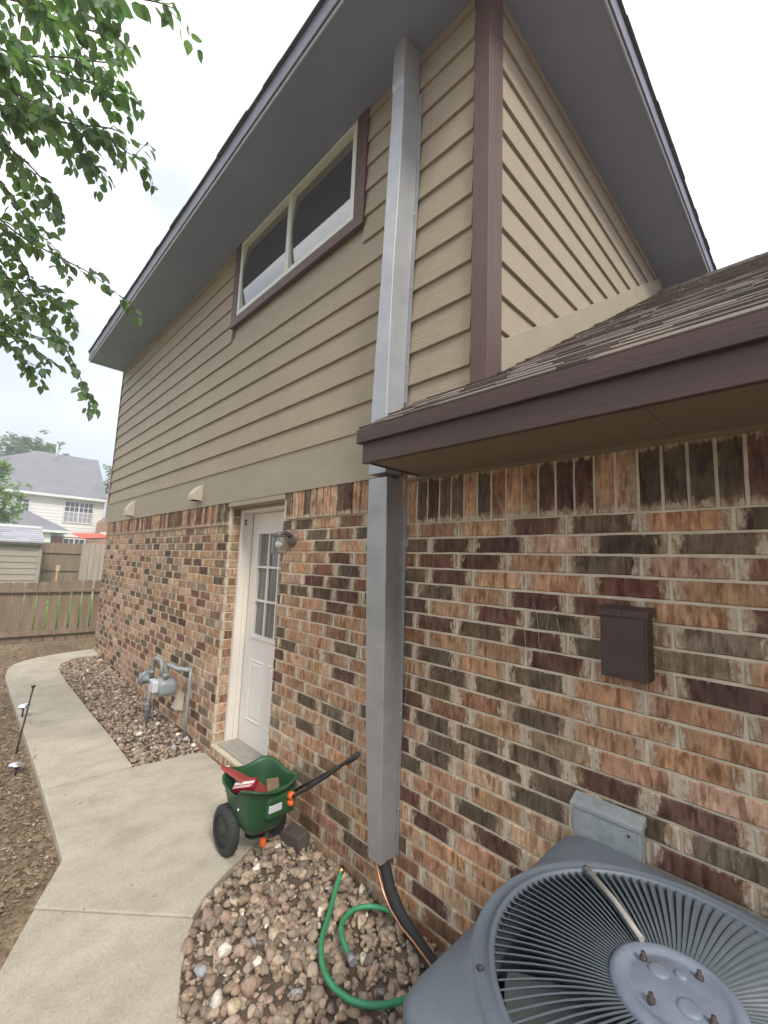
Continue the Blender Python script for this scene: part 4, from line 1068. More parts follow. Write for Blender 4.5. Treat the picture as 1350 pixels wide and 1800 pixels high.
    pd = MB(); pd.box((bx-.49, by-.52, -.06), (bx+.52, by+.49, .050)); tag(pd.build('concrete_pad', M['concrete'], bevel=.008), 'low concrete pad under the air conditioner', 'concrete pad')
condenser()

# ------------------------------------------------------------------ hose
def catmull(P, n=8):
    P = [Vector(p) for p in P]; Q = [P[0]*2-P[1]] + P + [P[-1]*2-P[-2]]; out = []
    for i in range(1, len(Q)-2):
        for k in range(n):
            t = k/n; a, b_, c, d = Q[i-1:i+3]
            out.append(.5*((2*b_)+(c-a)*t+(2*a-5*b_+4*c-d)*t*t+(3*b_-a-3*c+d)*t**3))
    return out + [P[-1]]
def hose():
    t = empty('garden_hose', (0, -.45, 0), 'bright green garden hose looped on the river stones', 'garden hose')
    P = [(-.345,-.125,.075),(-.295,-.20,.045),(-.216,-.296,.035),(-.139,-.391,.036),(-.065,-.448,.034),(-.004,-.478,.035),(.055,-.49,.036),(.108,-.485,.036),(.165,-.465,.035),(.225,-.420,.036),(.275,-.345,.037),(.305,-.25,.04),(.29,-.16,.05),(.235,-.115,.03),(.15,-.105,.012),(.085,-.075,.04),(.018,-.072,.045),(-.051,-.082,.042),(-.105,-.108,.038),(-.141,-.146,.038),(-.160,-.195,.038),(-.155,-.247,.036),(-.125,-.298,.036),(-.06,-.338,.038),(.012,-.362,.04)]
    b = MB(); b.tube(catmull(P), .0112, 12); b.build('hose_tube', M['hose'], t)
    f = MB(); p0, p1 = Vector(P[0]), Vector(P[0])+(Vector(P[0])-Vector(P[1])).normalized()*.028
    f.tube([p0+(p1-p0)*-.3, p0, p0, p1], [.0125,.0125,.015,.015], 12); f.build('fitting', M['brass'], t)
    f = MB(); p0 = Vector(P[-1]); d = (Vector(P[-1])-Vector(P[-2])).normalized(); f.tube([p0-d*.01, p0+d*.004, p0+d*.004, p0+d*.035], [.0125,.0125,.016,.016], 12); f.build('fitting', M['galvold'], t)
hose()

# ------------------------------------------------------------------ seed spreader
def spreader():
    t = empty('seed_spreader', (-.90, -.30, 0), 'green wheeled lawn seed spreader parked on the concrete by the door', 'lawn spreader')
    cx, cy = -.885, -.305
    def ring(hx, hy, z, r=.3, wav=0, sh=0):
        out = []
        for k in range(40):
            a = 2*math.pi*k/40; c, s = math.cos(a), math.sin(a); e = 4.0
            rr = (abs(c)**e+abs(s)**e)**(-1/e)
            x, y = c*rr, s*rr
            zz = z + wav*(abs(x*y)**1.5*1.5 - .55) - (wav*.9 if y < -.5 and x < .4 else 0)*smoothst((-.5-y)*3)
            out.append(Vector((cx+sh+hx*x, cy+hy*y, zz)))
        return out
    b = MB()
    o = [ring(.070,.066,.138), ring(.105,.095,.150), ring(.142,.126,.195), ring(.162,.145,.270), ring(.176,.158,.345,wav=.02), ring(.190,.170,.400,wav=.034), ring(.200,.178,.404,wav=.034), ring(.199,.177,.410,wav=.034), ring(.186,.165,.410,wav=.034)]
    i = [ring(.180,.160,.395,wav=.034), ring(.168,.150,.345,wav=.02), ring(.154,.137,.274), ring(.128,.113,.20), ring(.060,.055,.16)]
    b.loft(o+i, cap0=True, cap1=True); hp = b.build('hopper', M['green'], t)
    c = MB(); c.loft([[Vector((cx+x, cy+.085+y, z)) for x, y in ((-.03,0),(.03,0),(.03,.03),(-.03,.03))] for z in (.21,.30)] + [[Vector((cx+x*.8, cy+.09+y*.8, .32)) for x, y in ((-.03,0),(.03,0),(.03,.03),(-.03,.03))]], smooth=False, cap1=True); c.build('agitator_guard', M['green2'], hp, bevel=.006)
    l = MB(); l.box((cx+.15,cy-.045,.285),(cx+.1915,cy+.035,.325)); lb = l.build('label_plate', M['gaslt'], hp, bevel=.004)
    # two orange settings knobs on the handle side
    for (y, z, r_) in ((.080,.345,.022),(.078,.308,.017)):
        k = MB(); k.lathe([(0,.03),(r_*.8,.028),(r_,.018),(r_*.95,.0),(r_*.6,-.004)], 9, Matrix.Translation((cx+.190,cy+y,z)) @ Matrix.Rotation(R(90),4,'Y') @ Matrix.Rotation(R(-15),4,'X')); k.build('control_knob', M['orange'], t, bevel=.002)
    # control panel the knobs sit on
    k = MB(); k.box((cx+.10,cy-.055,.245),(cx+.190,cy+.125,.365)); k.build('control_panel', M['green'], t, bevel=.02)
    # gearbox, spinner, axle
    g = MB(); g.lathe([(0,.085),(.025,.087),(.030,.10),(.030,.115),(.02,.125)], 18, Matrix.Translation((cx,cy,0))); g.build('gearbox', M['steel'], t)
    g = MB(); g.lathe([(0,.086),(.060,.09),(.062,.094),(.02,.096)], 30, Matrix.Translation((cx-.01,cy,.0))); g.build('spinner_disc', M['steel'], t)
    g = MB(); g.tube([(-.978,-.48,.127),(-.978,-.115,.127)], .007, 10); g.build('axle', M['steel'], t)
    g = MB()
    for y in (cy-.105, cy+.105): g.tube([(-.978,y,.127),(-.945,y,.17),(cx-.02,y,.24)], .006, 8)
    g.tube([(-.945,cy-.105,.172),(-.945,cy+.105,.172)], .006, 8); g.build('frame', M['drip'], t)
    for yc in (-.446, -.150):
        x = cx-.02 if yc < -.3 else cx-.02
        x = -.978; Mx = Matrix.Translation((x, yc, .127)) @ Matrix.Rotation(R(90),4,'X')
        w = MB(); w.lathe([(.085,-.026),(.108,-.029),(.120,-.020),(.1245,-.008),(.1245,.008),(.120,.020),(.108,.029),(.085,.026)], 48, Mx)
        for k in range(26):
            a = 2*math.pi*k/26; q = Mx @ Matrix.Rotation(a,4,'Z'); w.box((.1195,-.004,-.019),(.1260,.004,.019), None, q)
        w = w.build('wheel', M['rubber'], t)
        d = MB(); d.lathe([(0,-.032),(.018,-.032),(.022,-.018),(.050,-.012),(.086,-.024),(.086,.024),(.050,.012),(.022,.018),(.018,.032),(0,.032)], 40, Mx); d.build('hub', M['rubber'], w)
    # folded handle: two rails meeting at the grip by the duct
    h = MB()
    h.tube([(-.80,-.155,.285),(-.70,-.150,.360),(-.55,-.14,.462),(-.42,-.135,.550),(-.315,-.13,.625),(-.262,-.128,.660)], .0088, 10)
    h.build('handle_rail', M['steel'], t)
    h = MB(); h.tube([(-.79,-.235,.275),(-.66,-.225,.350),(-.52,-.205,.450),(-.40,-.185,.545),(-.30,-.16,.632),(-.258,-.150,.668)], .0088, 10); h.build('handle_rail', M['steel'], t)
    h = MB(); h.tube([(-.31,-.150,.622),(-.25,-.140,.672),(-.235,-.138,.686)], [.014,.016,.014], 10); h.build('grip', M['rubber'], t)
    h = MB(); h.tube([(-.60,-.185,.41),(-.45,-.165,.500),(-.38,-.160,.56)], .0025, 6); h.beam((-.53,-.215,.448),(-.53,-.135,.475),.014,.010); h.build('control_cable', M['steel'], t)
    s = MB(); s.tube([(-.80,-.30,.20),(-.82,-.295,.10),(-.845,-.292,.006),(-.80,-.290,-.012)], .0042, 8); s.build('stand_leg', M['steel'], t)
    s = MB(); s.box((-.815,-.325,.07),(-.785,-.30,.105)); s.build('flow_lever', M['orange'], t, bevel=.004)
    for p in ((cx-.10,cy-.160,.335),(cx+.05,cy-.150,.29)):
        s = MB(); s.lathe([(0,.006),(.006,.004),(.007,0)], 10, Matrix.Translation(p) @ Matrix.Rotation(R(90),4,'X')); s.build('rivet', M['paper'], hp)
spreader()
def bag():
    t = empty('fertiliser_bag', (-.95, -.33, .3), 'crumpled red bag with white print lying in the green spreader hopper', 'bag')
    import random as rr_; r = rr_.Random(4)
    b = MB(); n, m = 12, 7; vs = []
    A, B_ = Vector((-1.085,-.445,.422)), Vector((-.80,-.25,.300)); dr = (B_-A); sd = Vector((dr.y, -dr.x, 0)).normalized()*-1
    for k in (0, 1):
        for i in range(n+1):
            for j in range(m+1):
                w = .018 + .028*math.sin(min(1, i/n*1.3)*math.pi*.6); f = j/m*2-1
                th = .018*(1-f*f)*math.sin(math.pi*min(.9, .1+i/n))
                p = A + dr*(i/n) + sd*(-f*w) + Vector((0,0,(th if k == 0 else -th*.6) + .006*mnoise.noise((i*.7, j*.9, k)) ))
                vs.append(p)
    q = (n+1)*(m+1); fs = []
    for k in (0, 1):
        for i in range(n):
            for j in range(m):
                a = k*q+i*(m+1)+j; f = (a, a+1, a+m+2, a+m+1); fs.append(f if k else f[::-1])
    b.add(vs, fs, smooth=True); bg = b.build('bag_body', M['redbag'], t)
    Mx = Matrix.Translation((-.925,-.375,.362)) @ Matrix.Rotation(R(34),4,'Z') @ Matrix.Rotation(R(-14),4,'Y') @ Matrix.Rotation(R(22),4,'X')
    c = MB(); c.box((-.066,-.036,-.02),(.066,.030,.012), None, Mx); c.build('red_carton', M['red'], t, bevel=.004)
    w = MB(); 
    # rows of small illegible print
    x = -.062
    while x < .06:
        l = r.uniform(.006,.011); w.box((x,-.012,.0122),(x+l,.006,.0132), None, Mx); x += l+.0025
    for row, yy in ((0,-.024),(1,-.032)):
        x = -.06
        while x < .05:
            l = r.uniform(.003,.009); w.box((x,yy,.0122),(x+l,yy+.004,.0131), None, Mx); x += l+.002
    w.box((-.068,.018,.0122),(-.02,.024,.0131), None, Mx)
    w.build('print', M['paper'], t)
    w = MB(); w.add([(-1.055,-.440,.432),(-1.03,-.425,.434),(-1.055,-.425,.434)], [(0,1,2)]); 
    w.build('white_corner', M['paper'], t)
    o = MB(); Mx = Matrix.Translation((-.83,-.25,.325)) @ Matrix.Rotation(R(-25),4,'Z') @ Matrix.Rotation(R(20),4,'Y')
    o.box((-.07,-.035,-.02),(.07,.035,.02), None, Mx); tag(o.build('cardboard_box', M['card'], bevel=.003), 'small brown cardboard box beside the red bag in the hopper', 'box')
bag()
def paver():
    o = MB(); o.box((-.07,-.045,-.06),(.07,.045,.065), None, Matrix.Translation((-.81,-.085,.0)) @ Matrix.Rotation(R(12),4,'Z') @ Matrix.Rotation(R(8),4,'X')); tag(o.build('paving_block', M['paver'], bevel=.008), 'dark grey paving block against the brick behind the spreader', 'paving block')
paver()
def yard_bits():
    t = empty('garden_stake', (-3.262,-1.171,-.02), 'thin rusty rod leaning over the edge of the path', 'garden stake')
    b = MB(); b.tube([(-3.262,-1.175,-.03),(-3.25,-1.155,.17),(-3.235,-1.120,.505)], .0065, 8); b.build('rod', M['screw'], t)
    b = MB(); b.lathe([(.006,0),(.012,.008),(.020,.020),(.016,.022),(0,.020)], 10, Matrix.Translation((-3.235,-1.120,.50))); b.build('rod_cap', M['steel'], t)
    def light(x, y, z, tilt, lab):
        t = empty('path_light', (x, y, z-.10), lab, 'path light', 'low metal path lights')
        Mx = Matrix.Translation((x, y, z)) @ Matrix.Rotation(tilt, 4, 'X') @ Matrix.Rotation(tilt*.4, 4, 'Y')
        b = MB(); b.lathe([(0,.020),(.02,.019),(.040,.012),(.052,.003),(.052,-.002),(.04,.0),(0,.004)], 28, Mx); b.build('lamp_cap', M['solar'], t)
        b = MB(); b.lathe([(.034,.0),(.034,-.014),(.02,-.018),(0,-.018)], 20, Mx); b.build('lens', M['steel'], t)
        b = MB(); b.tube([(x, y, z-.10),(x, y, z-.02)], .007, 8); b.build('stake', M['steel'], t)
    light(-3.93, -1.09, .18, R(8), 'silver capped path light beside the path behind the rusty rod')
    light(-2.86, -1.205, .045, R(-10), 'silver capped path light sitting low in the bare soil')
yard_bits()

# ------------------------------------------------------------------ fences
weeds()
def near_fence():
    t = empty('wooden_fence', (-8.1, 0, .1), 'brown picket fence with gaps and rails at the end of the path', 'fence')
    r = random.Random(6); y = -4.7; gaps = [-.966+.1625*k for k in range(-23, 12)]
    for k, (a, e) in enumerate(zip(gaps, gaps[1:])):
        gw = .026 if a > -.72 else .007; h = 1.10+r.uniform(-.012, .012) + .045*max(0, (a+1)/1.3); z0 = .085+r.uniform(-.01, .015)
        x = -8.115+r.uniform(-.004, .004); y0, y1 = a+gw/2, e-gw/2; c = .03
        b = MB(); poly = [(y0,z0),(y1,z0),(y1,h-c),(y1-c*.35,h-c*.3),(y1-c,h),(y0+c,h),(y0+c*.35,h-c*.3),(y0,h-c)]
        sh = r.uniform(-.006,.006); n = len(poly); vs = [(x-.016, p+sh*q, q) for p, q in poly]+[(x, p+sh*q, q) for p, q in poly]
        b.add(vs, [tuple(range(n))[::-1], tuple(range(n, 2*n))]+[(i, (i+1) % n, n+(i+1) % n, n+i) for i in range(n)])
        b.build('picket', M['woodold'], t)
    b = MB(); b.box((-8.095,-4.7,.935),(-8.055,2.4,.985)); b.build('rail', M['woodold'], t, bevel=.003)
    b = MB(); b.box((-8.0945,-4.7,.205),(-8.055,2.4,.285)); b.build('rail', M['woodold'], t, bevel=.003)
    for y in (-2.35, -4.65, 2.2):
        b = MB(); b.box((-8.054,y,-.05),(-7.965,y+.09,1.12)); b.build('post', M['woodold'], t, bevel=.003)
near_fence()
def far_fence():
    r = random.Random(8)
    t = empty('board_fence', (-14, .4, .1), 'weathered tall board fence section seen from its rail side', 'fence')
    y = -3.6; k = 0
    while y < .93:
        w = .135; b = MB(); h = 1.90+r.uniform(-.012,.012); c = .03; poly = [(y,.05),(y+w,.05),(y+w,h-c),(y+w-c,h),(y+c,h),(y,h-c)]; n = 6
        vs = [(-14.02,p,q) for p, q in poly]+[(-14.0,p,q) for p, q in poly]
        b.add(vs, [tuple(range(n))[::-1], tuple(range(n,2*n))]+[(i,(i+1)%n,n+(i+1)%n,n+i) for i in range(n)]); b.build('board', M['woodold'], t); y += w+.004
    for z in (1.60, 1.10, .45): b = MB(); b.box((-13.998,-3.6,z),(-13.955,.93,z+.085)); b.build('rail', M['woodold'], t)
    t = empty('board_fence', (-13.9, 2, .1), 'paler tall plank fence section meeting the brick house corner', 'fence')
    y = .96
    while y < 5:
        w = r.uniform(.12,.14); b = MB(); h = 1.93+r.uniform(-.02,.02); b.box((-13.93,y,.05),(-13.908,y+w,h)); b.build('board', M['woodgrey'], t); y += w+.012
    b = MB(); b.box((-13.975,.90,.0),(-13.885,.955,1.9)); b.build('post', M['woodgrey'], t)
    o = MB(); o.box((-13.55,.30,.05),(-13.50,.345,1.10)); o.box((-13.56,.285,1.10),(-13.49,.375,1.27)); tag(o.build('wooden_stake', M['woodnew'], bevel=.004), 'new orange pine stake standing before the tall board fence', 'stake')
far_fence()
def shed():
    t = empty('garden_shed', (-13.2, -1.2, .1), 'tan garden shed with pale shingled roof behind the near fence', 'shed')
    b = MB(); x = -13.0; k = 0; z = .10
    while z < 1.84:
        lapz = min(.155, 1.86-z); vs = [(x-.012,-3.6,z+lapz),(x-.012,-.19,z+lapz),(x+.008,-.19,z),(x+.008,-3.6,z),(x-.05,-3.6,z+lapz),(x-.05,-.19,z+lapz),(x-.05,-.19,z),(x-.05,-3.6,z)]
        b.add(vs, [(0,3,2,1),(4,5,6,7),(0,1,5,4),(2,3,7,6),(1,2,6,5),(0,4,7,3)]); z += .155
    b.box((-15.0,-3.6,.1),(-13.06,-.16,1.86)); b.build('wall', M['shedwall'], t)
    c = MB(); c.box((-13.05,-.189,.1),(-12.985,-.115,1.85)); c.build('corner_trim', M['shedwall'], t, bevel=.004)
    r = random.Random(12); rf = MB(); n = 7
    for k in range(n):
        f0, f1 = k/n, (k+1)/n; xa, za = -12.86-1.05*f0, 1.86+.40*f0; xb, zb = -12.86-1.05*f1-.06, 1.86+.40*f1+.03; y = -3.7
        while y < -.12:
            w = r.uniform(.25,.5); y1 = min(y+w, -.10); q = r.uniform(.82,1.15); cc = (.38*q,.38*q,.42*q,1) 
            rf.add([(xa,y,za+.030),(xa,y1,za+.030),(xb,y1,zb-.012),(xb,y,zb-.012),(xa,y,za-.012),(xa,y1,za-.012),(xb,y1,zb-.03),(xb,y,zb-.03)], [(0,1,2,3),(7,6,5,4),(0,4,5,1),(1,5,6,2),(2,6,7,3),(3,7,4,0)], cc); y = y1+.003
    rf.add([(-13.93,-3.7,2.27),(-13.93,-.10,2.27),(-15.1,-.10,1.85),(-15.1,-3.7,1.85)], [(0,3,2,1)], (.45,.45,.5,1))
    ro = rf.build('roof', M['shedroof'], t)
    b = MB(); b.box((-13.97,-3.7,2.262),(-13.85,-.095,2.325)); b.build('ridge_cap', M['whitetrim'], ro)
    b = MB(); b.box((-12.88,-3.7,1.795),(-12.862,-.10,1.845)); b.build('fascia', M['lampbrown'], ro)
shed()

# ------------------------------------------------------------------ the neighbours
def grid_window(parent, X, y0, y1, z0, z1, cols, rows, dark_top=True, fr=.07):
    f = MB(); f.box((X,y0-fr,z0-fr),(X+.06,y1+fr,z0)); f.box((X,y0-fr,z1),(X+.06,y1+fr,z1+fr)); f.box((X,y0-fr,z0),(X+.059,y0,z1)); f.box((X,y1,z0),(X+.059,y1+fr,z1))
    w = f.build('window', M['whitetrim'], parent)
    m = MB()
    for i in range(1, cols): y = y0+(y1-y0)*i/cols; e = .035 if i*2 == cols else .016; m.box((X+.01,y-e,z0),(X+.05,y+e,z1))
    for i in range(1, rows): z = z0+(z1-z0)*i/rows; e = .030 if i*2 == rows else .015; m.box((X+.0101,y0,z-e),(X+.0499,y1,z+e))
    m.build('muntin', M['whitetrim'], w)
    zm = (z0+z1)/2 if dark_top else z0
    g = MB(); g.box((X+.004,y0,zm),(X+.02,y1,z1)); g.build('pane', M['fardark'], w)
    if dark_top: g = MB(); g.box((X+.004,y0,z0),(X+.02,y1,zm)); g.build('pane', M['fargrey'], w)
def neighbour():
    t = empty('neighbour_house', (-34, 2, 0), 'white two storey house with big grey hipped roof beyond the fences', 'house')
    X = -32; b = MB()
    def lap(y0, y1, z0, z1, x=X):
        z = z0
        while z < z1-.01:
            e = min(z+.20, z1); b.add([(x+.03,y0,z),(x+.03,y1,z),(x+.005,y1,e),(x+.005,y0,e)], [(0,1,2,3)]); b.add([(x+.03,y0,z),(x+.03,y1,z),(x,y1,z),(x,y0,z)], [(0,3,2,1)]); z = e
    lap(-4, 2.70, 2.6, 5.12); lap(4.38, 4.82, 2.6, 5.12); lap(2.70, 4.38, 2.6, 3.44); lap(2.70, 4.38, 4.92, 5.12)
    b.box((-40,-4,0),(X-.001,4.8,5.12)); b.build('wall', M['farwall'], t)
    c = MB(); c.box((X-.02,4.80,2.5),(X+.05,4.90,5.12)); c.build('corner_board', M['whitetrim'], t)
    r = MB(); e = 5.16; xe = X+.45
    r.add([(xe,-5.0,e),(xe,4.95,e),(-36,4.98,8.50),(-36,1.50,8.47),(-40.5,-5.0,e),(-40.5,4.95,e)], [(0,1,2,3),(1,5,2),(5,4,3,2),(4,0,3)])
    ro = r.build('roof', M['farroof'], t)
    g = MB(); g.box((xe-.03,-5,e-.16),(xe+.04,4.97,e-.005)); g.build('fascia', M['whitetrim'], ro)
    g = MB(); g.box((X+.03,-5,e-.15),(xe-.031,4.96,e-.13)); g.build('soffit', M['whitetrim'], ro)
    v = MB(); v.tube([(-35.2,2.38,7.75),(-35.2,2.38,8.95)], .06, 10); v.build('vent_pipe', M['gaslt'], ro)
    v = MB(); v.tube([(-36,-.30,6.9),(-36,-.30,7.55),(-36,-.22,7.68),(-36,-.08,7.68),(-36,-.02,7.55)], .07, 10); v.build('vent_pipe', M['whitetrim'], ro)
    grid_window(t, X+.01, 2.80, 4.28, 3.55, 4.82, 6, 4); grid_window(t, X+.04, .42, 1.02, 3.75, 4.72, 2, 4, False)
    # lower wing with its own hipped roof
    w = MB(); w.box((-31.9,-3,0),(-29.6,2.0,2.80)); w.build('wing_wall', M['farwall'], t)
    q = MB(); q.add([(-29.3,-3.4,2.86),(-29.3,2.85,2.86),(-31.94,.85,4.10),(-31.94,-3.4,4.10),(-31.94,2.85,2.86)], [(0,1,2,3),(1,4,2)]); wr = q.build('wing_roof', M['farroof'], t)
    q = MB(); q.box((-29.32,-3.4,2.72),(-29.26,2.85,2.855)); q.box((-31.9,2.80,2.72),(-29.321,2.86,2.855)); q.build('fascia', M['whitetrim'], wr)
    grid_window(t, -31.95, 2.95, 4.0, 1.75, 2.45, 4, 2, False)
    d = MB(); d.box((-31.95,2.55,0.2),(-31.9,2.75,2.5)); d.build('door', M['awning'], t)
    ground_wall = MB(); ground_wall.box((-31.999,2.0,0),(-31.97,4.8,2.6)); ground_wall.build('wall', M['farbrick'], t)
    a = MB(); n = 10; vs = []
    A = [(-28.5,2.75,2.74),(-28.2,3.95,2.80),(-26.5,4.85,2.60),(-26.6,2.95,2.42)]
    for i in range(n+1):
        for j in range(n+1):
            u, v_ = i/n, j/n; p = (Vector(A[0])*(1-u)+Vector(A[1])*u)*(1-v_)+(Vector(A[3])*(1-u)+Vector(A[2])*u)*v_; p.z -= .22*math.sin(u*math.pi)*math.sin(v_*math.pi); vs.append(p)
    vs += [p+Vector((0,0,-.01)) for p in vs]; o_ = (n+1)**2; fs = [(i*(n+1)+j, i*(n+1)+j+1, (i+1)*(n+1)+j+1, (i+1)*(n+1)+j) for i in range(n) for j in range(n)]; fs += [tuple(x+o_ for x in f[::-1]) for f in fs]
    a.add(vs, fs, smooth=True); tag(a.build('shade_sail', M['awning']), 'red shade sail stretched below the white house windows', 'shade sail')
    t = empty('chimney_house', (-31, 7, 0), 'red brick house end and chimney right of the white house', 'house')
    c = MB(); c.box((-31.5,4.93,0),(-30.6,5.75,6.95)); c.build('chimney', M['farbrick'], t)
    c = MB(); c.box((-31.55,4.88,6.951),(-30.55,5.80,7.12)); c.build('chimney_cap', M['farbrick'], t)
    w = MB(); w.add([(-30,4.2,0),(-30,11,0),(-30,11,4.2),(-30,5.0,4.0),(-30,4.2,3.35),(-34,4.95,0),(-34,11,0),(-34,11,4.2),(-34,5.0,4.0),(-34,4.95,3.35)], [(0,1,2,3,4),(0,4,9,5),(4,3,8,9),(3,2,7,8)]); w.build('wall', M['farbrick'], t)
    f = MB(); f.box((-29.97,4.45,2.80),(-29.9,9,2.95)); f.build('white_trim', M['whitetrim'], t)
neighbour()

# ------------------------------------------------------------------ trees
def leafclump(b, c, rad, count, size, r, tone=(1,1,1), flat=1.0):
    for i in range(count):
        while True:
            p = Vector((r.uniform(-1,1), r.uniform(-1,1), r.uniform(-1,1)))
            if .15 < p.length < 1: break
        p = Vector((p.x*rad, p.y*rad, p.z*rad*flat)) + Vector(c)
        e = Matrix.Rotation(r.uniform(0,6.28),3,'Z') @ Matrix.Rotation(r.uniform(-1,1),3,'X'); s = size*r.uniform(.6,1.3); t = r.uniform(.65,1.35)
        vs = [p+e@Vector(q)*s for q in ((0,0,0),(.45,.35,.08),(1,0,0),(.45,-.35,.08))]
        b.add(vs, [(0,1,2,3)], (tone[0]*t, tone[1]*t, tone[2]*t, 1))
def far_tree(name, base, crowns, lab, m, size, n, seed):
    r = random.Random(seed); t = empty(name, base, lab, 'tree', 'trees beyond the fences'); top = Vector(crowns[0][0])
    tr = MB(); bx = Vector(base); tr.tube([bx, bx.lerp(top, .4)+Vector((.1,.05,0)), bx.lerp(top, .95)], [.28,.2,.08], 10)
    for c, ra in crowns: tr.tube([bx.lerp(top, .45), Vector(c)], [.12,.03], 6)
    tr.build('trunk', M['bark'], t); b = MB()
    for c, ra in crowns:
        for k in range(int(n)):
            p = Vector((r.gauss(0,.5), r.gauss(0,.5), r.gauss(0,.45)))*ra; leafclump(b, Vector(c)+p, ra*.24, 22, size, r)
    b.build('crown', m, t)
far_tree('broadleaf_tree', (-46,1.6,0), [((-46,1.8,9.3),1.7),((-46,.2,8.9),1.5),((-46,3.2,9.6),1.3),((-46,-1.2,9.2),1.6),((-45,-2.8,8.6),1.8),((-46,1.6,10.5),1.0),((-46,3.0,10.3),.9),((-46,-.4,7.8),1.3),((-46,-1.8,7.6),1.6),((-45,-3.2,7.0),1.8),((-46,.9,9.9),1.3)], 'feathery pale green tree rising behind the grey hipped roof', M['leaffar'], .30, 34, 1)
far_tree('leafy_tree', (-21,-1.2,0), [((-21,-1.1,4.1),.75),((-21,-.5,3.6),.6),((-21,-1.7,3.4),.9),((-21,-.55,3.0),.5),((-21,-.9,4.7),.45)], 'yellow green leafy tree at the left edge before the white house', M['leafbush'], .13, 30, 2)
far_tree('small_tree', (-41,7.4,0), [((-41,7.2,8.5),.9),((-41,8.2,7.8),1.0),((-41,7.0,7.0),.8)], 'small green treetop showing above the brick chimney', M['leaffar'], .25, 22, 3)

TW = [[(-0.527, -1.911, 3.728), (-0.478, -1.717, 3.648), (-0.35, -1.521, 3.624), (-0.239, -1.357, 3.567)], [(-0.479, -1.901, 3.636), (-0.316, -1.638, 3.662), (-0.14, -1.425, 3.661), (-0.022, -1.305, 3.606)], [(-0.83, -1.905, 3.704), (-0.728, -1.696, 3.678), (-0.607, -1.493, 3.65), (-0.497, -1.389, 3.606)], [(-0.826, -1.889, 3.557), (-0.736, -1.64, 3.516), (-0.638, -1.446, 3.461), (-0.552, -1.304, 3.381)], [(-1.095, -1.903, 3.701), (-0.945, -1.664, 3.578), (-0.867, -1.496, 3.505), (-0.799, -1.386, 3.414)], [(-1.08, -1.887, 3.557), (-0.957, -1.684, 3.397), (-0.907, -1.586, 3.29), (-0.871, -1.551, 3.163)], [(-1.158, -1.854, 3.268), (-1.124, -1.664, 3.138), (-1.044, -1.491, 3.062), (-0.998, -1.378, 3.02), (-0.962, -1.249, 2.945)], [(-1.44, -1.864, 3.382), (-1.347, -1.648, 3.147), (-1.303, -1.569, 3.009), (-1.227, -1.431, 2.916), (-1.248, -1.393, 2.862)], [(-1.329, -1.842, 3.175), (-1.245, -1.607, 2.901), (-1.199, -1.459, 2.736), (-1.185, -1.376, 2.609), (-1.167, -1.318, 2.485), (-1.183, -1.261, 2.403)], [(-1.602, -1.829, 3.079), (-1.501, -1.624, 2.811), (-1.429, -1.5, 2.706), (-1.341, -1.43, 2.639)], [(-0.903, -1.929, 3.918), (-0.843, -1.78, 3.846), (-0.827, -1.691, 3.717), (-0.779, -1.565, 3.617)], [(-1.389, -1.894, 3.642), (-1.289, -1.728, 3.442), (-1.259, -1.627, 3.301), (-1.205, -1.505, 3.186)], [(-1.578, -1.808, 2.887), (-1.519, -1.664, 2.768), (-1.45, -1.565, 2.656), (-1.453, -1.478, 2.631)], [(-0.62, -1.93, 3.914), (-0.486, -1.675, 3.911), (-0.38, -1.52, 3.864), (-0.337, -1.44, 3.761)], [(-1.167, -1.889, 3.929), (-0.897, -1.624, 3.935), (-0.745, -1.449, 3.933), (-0.507, -1.363, 3.869)], [(-0.951, -1.818, 3.567), (-0.744, -1.579, 3.505), (-0.61, -1.434, 3.492), (-0.512, -1.342, 3.435)], [(-1.092, -1.953, 4.152), (-0.962, -1.745, 4.153), (-0.891, -1.596, 4.081), (-0.849, -1.502, 3.977)], [(-1.23, -1.935, 4.005), (-1.195, -1.741, 3.904), (-1.173, -1.57, 3.77), (-1.14, -1.49, 3.643)], [(-1.357, -1.917, 3.852), (-1.32, -1.781, 3.745), (-1.31, -1.676, 3.59), (-1.367, -1.616, 3.505)], [(-1.617, -1.85, 3.271), (-1.582, -1.723, 3.126), (-1.541, -1.591, 2.974), (-1.464, -1.491, 2.887)], [(-1.74, -1.821, 3.016), (-1.669, -1.65, 2.932), (-1.589, -1.524, 2.853), (-1.481, -1.406, 2.828)]]
